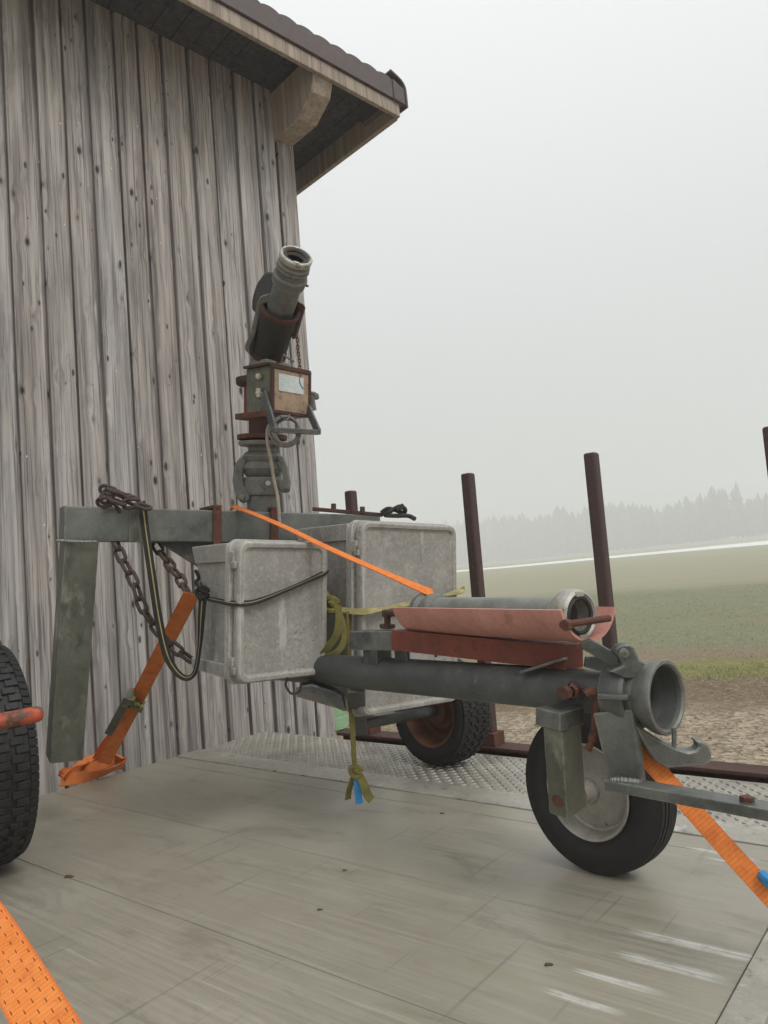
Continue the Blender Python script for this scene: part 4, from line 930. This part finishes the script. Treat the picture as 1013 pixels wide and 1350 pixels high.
for s_ in (.9, .9 + PI):
    a_ = math.cos(s_) * e1 + math.sin(s_) * e2; m = MB(); m.box(sp1 + td * .031 + a_ * .046, .012, .026, .012, a_, td.cross(a_), td, .003); m.build('coupling_lug', 'alu', rg)
m = MB(); m.lathe(sp0 - td * .0, td, [(-.02, .034), (-.02, .046), (-.012, .049), (.002, .049), (.008, .041), (.02, .041), (.026, .047), (.04, .049), (.05, .044), (.054, .038)], 44); m.build('end_coupling', 'cast', short)

# ------------------------------------------------------------------ crates
def crate(label, near_top, dnear, H, W, D, hinge, nm='crate'):
    """near_top: sighted upper near corner of the lid face; lid faces along -My"""
    crot = Matrix((Mx, My, Mz)).transposed()
    c0 = P(near_top[0], near_top[1], dnear)          # left upper corner of the lid
    org = c0 + Mx * W / 2 - Mz * H + My * D / 2
    th = thing('plastic_crate', label, 'crate', org, 'grey plastic crates', crot)
    T = Matrix.Translation(c0) @ crot.to_4x4()       # local: x right along lid, y away, z up; lid face at y=0
    # body: a stacking tub lying on its side, tapering to its floor
    m = MB(T); tp = .012; fr = .052
    def ring(y, ins): return [(ins, y, -ins), (W - ins, y, -ins), (W - ins, y, -H + ins), (ins, y, -H + ins)]
    a, b_ = ring(.06, .020), ring(D, .020 + tp)
    m.hexa([b_[3], b_[2], a[2], a[3], b_[0], b_[1], a[1], a[0]], .010, 3)
    m.build('body', 'crate', th)
    # rim: two flanges round the mouth
    m = MB(T)
    def rr(x0, z0, x1, z1, r):
        o = []
        for cx_, cz_, a0 in ((x1 - r, z1 - r, 0), (x0 + r, z1 - r, 90), (x0 + r, z0 + r, 180), (x1 - r, z0 + r, 270)):
            for k_ in range(7): a_ = math.radians(a0 + 15 * k_); o.append((cx_ + r * math.cos(a_), cz_ + r * math.sin(a_)))
        return o
    def loft(mm, loops):
        """closed skin over a list of (outline, y)"""
        rings = [[mm.bm.verts.new(mm._t((x, y, z))) for x, z in o] for o, y in loops]
        for A_, B_ in zip(rings, rings[1:]):
            for k_ in range(len(A_)): mm._face([A_[k_], A_[(k_ + 1) % len(A_)], B_[(k_ + 1) % len(A_)], B_[k_]])
        return rings
    def R_(i, r): return rr(i, -H + i, W - i, -i, r)
    R0 = loft(m, [(R_(.02, .02), .026), (R_(.004, .026), .030), (R_(-.006, .03), .034), (R_(-.007, .03), .046), (R_(-.004, .03), .050), (R_(.002, .028), .052), (R_(.002, .028), .056), (R_(-.002, .028), .059), (R_(-.002, .028), .066), (R_(.02, .022), .068)])
    m._face(list(reversed(R0[0]))); m._face(R0[-1])
    m.build('rim', 'crate', th)
    # foot step at the tub's floor end, and the grip ledges
    m = MB(T)
    for z_ in (-.004 - .0, ):
        m.hexa([(.004, .064, -.002 - .055), (.02, D - .012, -.012 - .05), (.03, D - .012, -.012 - .05), (.03, .064, -.057), (.0, .064, -.004), (.010, D - .006, -.010), (.03, D - .006, -.010), (.03, .064, -.004)], .004, 2)
        m.build('grip_ledge', 'crate', th); m = MB(T)
        m.hexa([(.006, .064, -H + .006), (.014, D - .01, -H + .016), (.03, D - .01, -H + .016), (.03, .064, -H + .006), (.006, .064, -H + .05), (.012, D - .01, -H + .05), (.03, D - .01, -H + .05), (.03, .064, -H + .05)], .004, 2)
    m.build('foot_ledge', 'crate', th)
    # lid with a raised edge
    m = MB(T)
    R1 = loft(m, [(R_(.012, .022), .024), (R_(.002, .028), .022), (R_(-.001, .03), .017), (R_(-.001, .03), .004), (R_(.001, .03), -.004), (R_(.005, .028), -.0085), (R_(.011, .025), -.0095), (R_(.017, .021), -.0075), (R_(.020, .019), -.001), (R_(.024, .017), .0015)])
    m._face(list(reversed(R1[0]))); m._face(R1[-1])
    lid = m.build('lid', 'crate', th)
    for z_ in hinge:
        m = MB(T); m.box((-.004, .02, z_ * H), .012, .020, .036, bevel=.003); m.box((-.006, .010, z_ * H - .02), .010, .022, .020, bevel=.003); m.build('clip', 'alu', th)
    return th, T
crS, TS = crate('smaller grey plastic crate under the cross beam, tied with a black strap', (314, 713), 2.14, .400, .312, .30, (-.12, -.86))
crL, TL = crate('larger grey plastic crate behind the pink trough, tied with an olive strap', (475, 687), 2.36, .60, .432, .37, (-.13,))

# ------------------------------------------------------------------ chains
def link_obj(name, c, d, nrm, ln, wd, r, mat, parent):
    d = V(d).normalized(); s_ = d.cross(V(nrm)).normalized(); mm = MB(); path = []
    hl, hw = (ln - wd) / 2, wd / 2 - r
    for k_ in range(9): a_ = -PI / 2 + PI * k_ / 8; path.append(c + d * (hl + math.cos(a_) * hw) + s_ * math.sin(a_) * hw)
    for k_ in range(9): a_ = PI / 2 + PI * k_ / 8; path.append(c + d * (-hl + math.cos(a_) * hw) + s_ * math.sin(a_) * hw)
    mm.tube(path, r, 8, closed=True); return mm.build(name, mat, parent)
def chain_run(pts, pitch, ln, wd, r, mat, parent, flip=0):
    path = spline(pts, 20); acc = 0; nxt = 0; k_ = flip
    for i in range(1, len(path)):
        seg = (path[i] - path[i - 1]); L0 = acc; acc += seg.length
        while nxt <= acc:
            c = path[i - 1] + seg * ((nxt - L0) / max(seg.length, 1e-9)); d = seg.normalized()
            n1 = -ray(200, 780).normalized(); n1 = (n1 - d * n1.dot(d)).normalized(); n2 = d.cross(n1)
            a_ = (.45 if k_ % 2 else .45 + PI / 2) + random.uniform(-.15, .15)
            link_obj('link', c, d, n1 * math.cos(a_) + n2 * math.sin(a_), ln, wd, r, mat, parent); nxt += pitch; k_ += 1
ch = thing('iron_chain', 'heavy rusty chain slung over the left end of the cross beam', 'chain', P(170, 660, 2.52))
chain_run([P(150, 668, 2.5), P(140, 656, 2.5), P(150, 649, 2.52), P(164, 654, 2.54), P(176, 660, 2.55), P(186, 660, 2.56)], .046, .066, .040, .0062, 'iron', ch)
chain_run([P(143, 647, 2.5), P(160, 652, 2.51), P(178, 656, 2.52)], .046, .066, .040, .0062, 'iron', ch, 1)
chain_run([P(138, 662, 2.46), P(150, 660, 2.45), P(163, 664, 2.46), P(178, 664, 2.48), P(190, 668, 2.47)], .046, .066, .040, .0062, 'iron', ch, 1)
m = MB(); m.tube([P(140, 645, 2.44), P(164, 652, 2.46)], .008, 10); m.build('chain_pin', 'iron', ch)
chain_run([P(153, 716, 2.50), P(162, 738, 2.48), P(177, 768, 2.46), P(188, 800, 2.45), P(205, 826, 2.44), P(226, 850, 2.42), P(254, 872, 2.41)], .046, .066, .040, .0062, 'iron', ch)
chain_run([P(208, 722, 2.62), P(222, 742, 2.58), P(238, 764, 2.52), P(251, 787, 2.46)], .046, .066, .040, .0062, 'iron', ch, 1)
sm = thing('thin_chain', 'thin rusty chain hanging from the valve in front of the brown box', 'chain', P(393, 440, 2.5))
chain_run([P(392, 444, 2.50), P(393, 460, 2.49), P(395, 478, 2.475), P(396, 494, 2.46)], .0125, .019, .011, .0018, 'rust', sm)
m = MB(); m.tube(spline([P(396, 495, 2.46), P(395, 502, 2.455), P(397, 508, 2.455), P(400, 513, 2.455)], 4), .002, 6); m.build('end_hook', 'steel_dark', sm)

# ------------------------------------------------------------------ straps and cables
# long orange strap over the beam, over the short pipe and down to the deck edge
OS = thing('lashing_strap', 'long orange strap running from the cross beam over the short pipe to a blue handle', 'strap', P(560, 790, 2.05), 'orange ratchet straps')
m = MB()
ribbon_view(m, [P(300, 690, 2.84), P(306, 671, 2.76), P(318, 671, 2.70), P(372, 693, 2.42), P(432, 722, 2.24), P(500, 752, 2.12), P(560, 778, 2.03), P(572, 782, 2.06)], [72, 70, 68, 66, 64, 66, 50, 40], .030, .0025)
m.build('webbing', 'orange_plain', OS)
m = MB()
ribbon_view(m, [P(585, 792, 2.16), P(622, 846, 2.10), P(690, 860, 1.94), P(742, 871, 1.80), P(768, 900, 1.70), P(800, 940, 1.63), P(828, 972, 1.545), P(880, 1030, 1.50), P(940, 1098, 1.43), P(1002, 1166, 1.36), P(1030, 1196, 1.33)], [20, 15, 10, 5, 0, 10, 12, 5, 5, 5], .036, .0025)
m.build('webbing', 'orange_plain', OS)
m = MB(); m.plate([P(x, y, 1.355) for x, y in [(1000, 1160), (1006, 1148), (1018, 1154), (1030, 1168), (1022, 1180)]], -F, .03, .006); m.plate([P(x, y, 1.34) for x, y in [(1010, 1158), (1016, 1160), (1020, 1168), (1014, 1168)]], -F, .02, .004); m.build('ratchet_handle', 'blue', OS)
m = MB(); m.tube([P(1030, 1196, 1.33), on_z(1070, 1230, .02)], .006, 8); m.build('strap_hook', 'steel_dark', OS)
# left strap with ratchet and a bundled tail
LS = thing('ratchet_strap', 'dusty orange ratchet strap from the chain to a bundled tail at the deck edge', 'strap', on_z(135, 1030, 0), 'orange ratchet straps')
sA, sB = P(253, 783, 2.44), P(137, 1006, 3.02)
sp = lambda f: sA + (sB - sA) * f
m = MB(); ribbon_view(m, [sp(0), sp(.3), sp(.6), sp(1.0)], [12, 12, 8, 12], .052, .003); m.build('webbing', 'orange_dull', LS)
m = MB(); ribbon_view(m, [P(181, 908, 2.86), P(170, 935, 2.88), P(152, 962, 2.95), P(137, 985, 3.02), P(130, 1000, 3.06)], [10, 50, 62, 40, 25], .048, .003); m.build('strap_tail', 'orange_dull', LS)
bcen = on_z(124, 1017, .026)
def loop(cen, ra, rb_, a0, a1, tilt, w_, ph=0, lift=0):
    mm = MB(); pts = []; ups = []
    for k_ in range(41):
        a_ = math.radians(a0 + (a1 - a0) * k_ / 40)
        pts.append(cen + Dv * math.cos(a_) * ra + Du * math.sin(a_) * rb_ + V((0, 0, lift * math.sin(a_ + ph) + .004 * math.sin(3 * a_))))
        ups.append(V((0, 0, 1)) + (Du * math.sin(a_ + ph) + Dv * math.cos(a_)) * (tilt + .9 * math.sin(1.5 * a_ + ph)))
    mm.ribbon(pts, ups, w_, .003); return mm
loop(bcen, .135, .05, -20, 320, .35, .048).build('strap_loop', 'orange_dull', LS)
loop(bcen + V((0, 0, .022)) + Dv * .03, .09, .034, 60, 400, -.5, .040, .6, .012).build('strap_loop', 'orange_dull', LS)
mm = MB(); fp = spline([bcen + Dv * .10 + V((0, 0, .05)), bcen + Dv * .04 - Du * .02 + V((0, 0, .062)), bcen - Dv * .03 + V((0, 0, .050)), bcen - Dv * .10 + Du * .01 + V((0, 0, .036)), bcen - Dv * .135 + V((0, 0, .012)), bcen - Dv * .10 - Du * .01 + V((0, 0, .002))], 6)
mm.ribbon(fp, [Du + V((0, 0, .35 * math.sin(i * .4))) for i in range(len(fp))], .046, .003); mm.build('strap_fold', 'orange_dull', LS)
loop(bcen + V((0, 0, .03)) - Dv * .085, .045, .028, 0, 250, .7, .036, 1.2, .008).build('strap_loop', 'orange_dull', LS)
m = MB(); rd = (sB - sA).normalized(); rs = rd.cross(ray(175, 930)).normalized(); rn = rs.cross(rd)
if rn.dot(ray(175, 930)) > 0: rn = -rn
pc = sp(.60) - ray(178, 920).normalized() * .02
lft = rs if rs.dot(R) < 0 else -rs
m.beam(pc + lft * .030 + rn * .02 - rd * .07, pc + lft * .034 + rn * .03 + rd * .16, .030, .05, rn, .005)
rat = m.build('ratchet_handle', 'steel_green', LS)
m = MB()
m.lathe(pc + lft * .028 + rn * .02 - rd * .03, rs, [(-.006, 0), (-.006, .028), (.006, .028), (.006, 0)], 12); m.lathe(pc - lft * .028 + rn * .02 - rd * .03, rs, [(-.004, 0), (-.004, .022), (.004, .022), (.004, 0)], 12); m.tube([pc + lft * .04 + rn * .02 - rd * .03, pc - lft * .03 + rn * .02 - rd * .03], .011, 12)
m.box(pc + lft * .02 + rn * .03 - rd * .055, .03, .03, .02, rd, rs, rn, .004)
m.build('ratchet_drum', 'zinc_yellow', LS)
m = MB(); m.box(pc - lft * .008 + rn * .008 + rd * .005, .034, .058, .006, rd, rs, rn, .002); m.build('ratchet_bridge', 'zinc_yellow', LS)
# near strap in front
NS = thing('foreground_strap', 'broad orange strap with dark stitching running close past the left tyre', 'strap', P(20, 1290, 1.0), 'orange ratchet straps')
m = MB(); q0_ = P(52, 941, 1.86); hang = q0_ + (P(0, 951, 1.80) - q0_).normalized() * .27
end_ = P(150, 1520, .70); fl_ = V((end_.x + .06, end_.y - .16, .006))
ribbon_view(m, [hang + V((0, .03, .0)), hang + V((0, 0, .024)), hang + V((.004, -.03, -.005)), P(-70, 1132, 1.20), P(-2, 1245, .99), P(60, 1349, .86), P(118, 1450, .76), end_, fl_], [5, 5, 5, 5, 3, 2, 0, 0, 0], .058, .003, 12); m.build('webbing', 'orange_strap', NS)
# black strap with a yellow thread round the small crate
BS = thing('black_strap', 'black strap with a pale stripe looped from the beam around the smaller crate', 'strap', P(250, 800, 2.3), 'tie down straps')
def onS(x, y, off=.008): return on_plane(x, y, TS @ V((0, -.004, 0)), My) - My * off
def onSl(x, y, off=.006): return on_plane(x, y, TS @ V((.004, 0, 0)), Mx) - Mx * off
m = MB()
ribbon_view(m, [P(186, 662, 2.60), P(188, 668, 2.50), P(192, 700, 2.47), P(200, 755, 2.42), P(210, 820, 2.37), P(222, 868, 2.32), P(240, 892, 2.28), P(256, 888, 2.26), P(263, 855, 2.25), P(266, 812, 2.24), P(268, 784, 2.24)], [8, 8, 12, 8, 15, 30, 50, 60, 65, 40, 30], .026, .002)
m.build('hanging_loop', 'black_strap', BS)
m = MB()
ribbon_view(m, [P(262, 768, 2.34), P(266, 778, 2.29), onSl(276, 788), onSl(296, 793), onSl(312, 795, .012), onS(325, 795, .011), onS(345, 790), onS(375, 778), onS(405, 765), onS(424, 756, .010), P(430, 752, 2.35)], [30, 40, 45, 50, 40, 35, 45, 60, 55, 35, 20], .019, .002)
m.build('crate_wrap', 'black_strap', BS)
m = MB(); kc = P(267, 782, 2.25)
m.tube(spline([kc + V(v) * .018 for v in ((1, 0, .3), (.2, -.6, 1), (-.9, .1, .3), (-.2, -.7, -.8), (.9, -.2, -.4), (0, -.9, .5))], 5, True), .007, 8, closed=True)
m.tube(spline([P(258, 752, 2.36), P(262, 762, 2.35), P(258, 768, 2.33), P(264, 776, 2.28)], 5), .005, 8); m.build('knot', 'black_strap', BS)
# olive strap round the large crate, knotted, its end hanging to the deck
OL = thing('olive_strap', 'olive green strap round the larger crate with a knotted end hanging above the deck', 'strap', P(466, 1040, 2.26), 'tie down straps')
def onL(x, y, off=.008): return on_plane(x, y, TL @ V((0, -.008, 0)), My) - My * off
def onLl(x, y, off=.004): return on_plane(x, y, TL @ V((-.003, 0, 0)), Mx) - Mx * off
m = MB(); ribbon_view(m, [P(424, 770, 2.52), onLl(430, 778, .01), onLl(444, 796, .012), onLl(458, 804, .012), onL(478, 806, .012), onL(510, 801, .008), onL(545, 794), onL(580, 786), onL(604, 779, .010), P(609, 776, 2.66)], [40, 30, 70, 40, 25, 70, 30, 75, 30, 30], .022, .003); m.build('crate_wrap', 'olive_pale', OL)
kn = onLl(446, 797, .03)
m = MB(); m.tube(spline([kn + V(v) * .022 for v in ((1, 0, .2), (.2, -.6, .9), (-.9, .1, .4), (-.2, -.7, -.8), (.9, -.2, -.5), (0, -.9, .3))], 5, True), .011, 8, closed=True); m.build('knot', 'olive_strap', OL)
dk = 2.29
m = MB(); ribbon_view(m, [P(445, 798, dk), P(447, 816, dk), P(444, 836, dk), P(434, 852, dk + .01), P(426, 862, dk + .02)], [20, 15, 10, 20, 40], .022, .003)
ribbon_view(m, [P(447, 806, dk + .03), P(453, 826, dk + .03), P(453, 846, dk + .03), P(444, 860, dk + .02), P(430, 866, dk + .02)], [40, 30, 20, 20, 40], .020, .003); m.build('loop_end', 'olive_strap', OL)
m = MB(); ribbon_view(m, [P(460, 806, 2.35), P(461, 840, 2.35), P(461, 880, 2.35), P(463, 930, 2.34), P(466, 980, 2.33), P(468, 1014, 2.32), P(469, 1020, 2.32)], [50, 55, 60, 50, 55, 60, 60], .024, .003); m.build('hanging_end', 'olive_strap', OL)
kn = P(469, 1017, 2.31)
m = MB(); m.tube(spline([kn + V(v) * .016 for v in ((1, 0, .2), (.2, -.6, .9), (-.9, .1, .4), (-.2, -.7, -.8), (.9, -.2, -.5), (0, -.9, .3))], 5, True), .009, 8, closed=True); m.build('knot', 'olive_strap', OL)
m = MB(); ribbon_view(m, [P(467, 1018, 2.31), P(464, 1030, 2.30), P(460, 1044, 2.30), P(459, 1054, 2.30)], [60, 55, 50, 45], .024, .003)
ribbon_view(m, [P(471, 1018, 2.31), P(478, 1030, 2.30), P(484, 1046, 2.29), P(490, 1055, 2.29)], [40, 20, 10, 30], .026, .003); m.build('tassel', 'olive_strap', OL)
m = MB(); ribbon_view(m, [P(470, 1028, 2.30), P(472, 1040, 2.295), P(474, 1060, 2.29)], [40, 20, 10], .022, .002); m.build('blue_tag', 'blue', OL)
# cable from the control box
CB = thing('control_cable', 'pale cable hanging from the brown box down to the cross beam', 'cable', P(360, 620, 2.6))
m = MB(); m.tube(spline([P(358, 556, 2.58), P(353, 566, 2.57), P(353, 585, 2.58), P(357, 605, 2.6), P(361, 630, 2.62), P(366, 655, 2.64), P(369, 690, 2.66)], 8), .0058, 10); m.build('sheath', 'cable', CB)
m = MB(); tag(None or m.build('_', 'cable'), 'x', 'x') if False else m.bm.free()
CC = thing('cable_coil', 'small grey coil of cable tied under the brown box', 'cable', P(377, 567, 2.54))
for q, (dx, dy, rr) in enumerate(((0, 0, .041), (-2, 1, .045), (2, 2, .038), (0, 3, .044))):
    m = MB(); cpts = [P(377 + dx + rr * 430 * math.cos(a_ * PI / 12), 567 + dy + rr * 430 * math.sin(a_ * PI / 12), 2.55 + .006 * q + .012 * math.cos(a_ * PI / 12)) for a_ in range(24)]
    m.tube(cpts, .0045, 8, closed=True); m.build('winding', 'cable_dark', CC)
m = MB(); m.tube(spline([P(368, 546, 2.56), P(374, 552, 2.53), P(379, 553, 2.525), P(382, 547, 2.55)], 4), .0025, 6); m.build('tie_wire', 'steel_dark', CC)

# rusty rod and black rubber tie on the large crate
RB = thing('rusty_bar', 'dark red rusty bar with upright pins lying on top of the larger crate', 'bar', P(470, 676, 2.6))
m = MB(); m.beam(P(412, 671, 2.66), P(505, 679, 2.68), .035, .012, Mz, .003); m.build('flat_bar', 'rust_dark', RB)
for x_, y_ in ((440, 668), (478, 672)):
    m = MB(); c_ = P(x_, y_ + 5, 2.66); m.lathe(c_, Mz, [(0, .009), (.024, .009), (.024, 0)], 8); m.build('pin', 'rust_dark', RB)
BT = thing('rubber_tie', 'black rubber tie knotted on top of the larger crate', 'tie', P(520, 677, 2.62))
m = MB(); m.tube(spline([P(503, 676, 2.66), P(511, 671, 2.65), P(520, 672, 2.62), P(532, 676, 2.64), P(534, 671, 2.63), P(526, 668, 2.62), P(514, 675, 2.61), P(508, 679, 2.62), P(522, 680, 2.6), P(538, 680, 2.62), P(547, 684, 2.6)], 8), .008, 8); m.build('cord', 'black_plastic', BT)
m = MB(); m.beam(P(522, 671, 2.6), P(533, 667, 2.6), .028, .018, Mz, .004); m.build('toggle', 'rubber_black', BT)

# ------------------------------------------------------------------ left tyre and the painted frame in front of it
tc = P(10, 989, 2.22); LT = .312
tc = V((tc.x, tc.y, LT)) - Mx * .1
tth = thing('spare_wheel', 'black car tyre with chunky tread standing at the left end of the deck', 'wheel', (tc.x, tc.y, 0))
Tx = V((Mx.x, Mx.y, 0)).normalized()
wheel_part('tyre', tc, Tx, .205, LT, .19, 'tyre_new', None, 'blocks', tth)
m = MB(); m.lathe(tc, Tx, [(-.085, .197), (-.09, .192), (-.08, .18), (-.03, .165), (-.02, .14), (-.03, .06), (-.045, .05), (-.045, 0), (.0, 0), (.02, .16), (.085, .196)], 56); m.build('rim', 'rim_grey', tth)
q0 = P(52, 941, 1.86)
fr = thing('painted_bar', 'orange painted steel bar with a worn rounded end in front of the left tyre', 'steel bar', on_z(-120, 1200, 0))
m = MB(); qd = (P(0, 951, 1.80) - q0).normalized(); m.tube([q0 - qd * .008, q0 - qd * .004, q0 + qd * .005, q0 + qd * .5], [.009, .016, .0195, .0195], 20); m.build('bar', 'orange_steel', fr)
m = MB(); e_ = q0 + qd * .47; m.tube([e_, V((e_.x, e_.y, .01))], .024, 16); m.box(V((e_.x, e_.y, .006)), .12, .12, .012, bevel=.002); m.build('leg', 'orange_steel', fr)

# ------------------------------------------------------------------ haze, sky, light
hz = NT('morning_fog'); hz.n.remove(hz.b)
pv = hz.node('ShaderNodeVolumePrincipled'); pv.inputs['Color'].default_value = (.97, .98, .98, 1); pv.inputs['Density'].default_value = .0050; pv.inputs['Anisotropy'].default_value = 0.2
hz.link(pv.outputs[0], hz.out.inputs['Volume'])
me = bpy.data.meshes.new('haze'); bmh = bmesh.new(); bmesh.ops.create_cube(bmh, size=1); bmh.to_mesh(me); bmh.free(); me.materials.append(hz.m)
ho = bpy.data.objects.new('haze', me); COL.objects.link(ho); ho.location = (60, 245, 17); ho.scale = (900, 680, 60); tag(ho, 'pale morning fog over the field', 'fog', kind='stuff')

SUN_EL, SUN_AZ = math.radians(48), math.radians(140)       # azimuth clockwise from straight ahead
w = bpy.data.worlds.new('World'); sc.world = w; w.use_nodes = True; nt = w.node_tree; bg = nt.nodes['Background']
sky = nt.nodes.new('ShaderNodeTexSky'); sky.sky_type = 'NISHITA'; sky.sun_disc = False; sky.sun_elevation = SUN_EL; sky.sun_rotation = SUN_AZ; sky.air_density = 1; sky.dust_density = 4; sky.ozone_density = 1
bw = nt.nodes.new('ShaderNodeRGBToBW'); nt.links.new(sky.outputs[0], bw.inputs[0])
# cloud cover: the sky's light evened out to a grey that is brighter overhead
tcn = nt.nodes.new('ShaderNodeTexCoord'); sx = nt.nodes.new('ShaderNodeSeparateXYZ'); nt.links.new(tcn.outputs['Generated'], sx.inputs[0])
mr = nt.nodes.new('ShaderNodeMapRange'); mr.inputs[1].default_value = -.05; mr.inputs[2].default_value = 1; mr.inputs[3].default_value = 4.8; mr.inputs[4].default_value = 14.2; nt.links.new(sx.outputs[2], mr.inputs[0])
cc = nt.nodes.new('ShaderNodeCombineColor')
for i, f in enumerate((.98, 1.0, 1.005)):
    mm_ = nt.nodes.new('ShaderNodeMath'); mm_.operation = 'MULTIPLY'; nt.links.new(mr.outputs[0], mm_.inputs[0]); mm_.inputs[1].default_value = f; nt.links.new(mm_.outputs[0], cc.inputs[i])
mx = nt.nodes.new('ShaderNodeMix'); mx.data_type = 'RGBA'; mx.inputs[0].default_value = .92
nt.links.new(sky.outputs[0], mx.inputs[6]); nt.links.new(cc.outputs[0], mx.inputs[7]); nt.links.new(mx.outputs[2], bg.inputs[0]); bg.inputs[1].default_value = .1
sd_ = bpy.data.lights.new('sun', 'SUN'); sd_.energy = 1.3; sd_.angle = math.radians(16); sd_.color = (1, .97, .93); so = bpy.data.objects.new('sun', sd_); COL.objects.link(so)
sdir = V((math.sin(SUN_AZ) * math.cos(SUN_EL), math.cos(SUN_AZ) * math.cos(SUN_EL), math.sin(SUN_EL)))
so.rotation_euler = sdir.to_track_quat('Z', 'Y').to_euler(); so.location = (4, -4, 8)
sc.view_settings.view_transform = 'Standard'; sc.view_settings.look = 'None'; sc.view_settings.exposure = 0.0; sc.view_settings.gamma = 1
sc.render.engine = 'CYCLES'; sc.cycles.volume_bounces = 2; sc.cycles.use_denoising = True; sc.cycles.use_adaptive_sampling = False
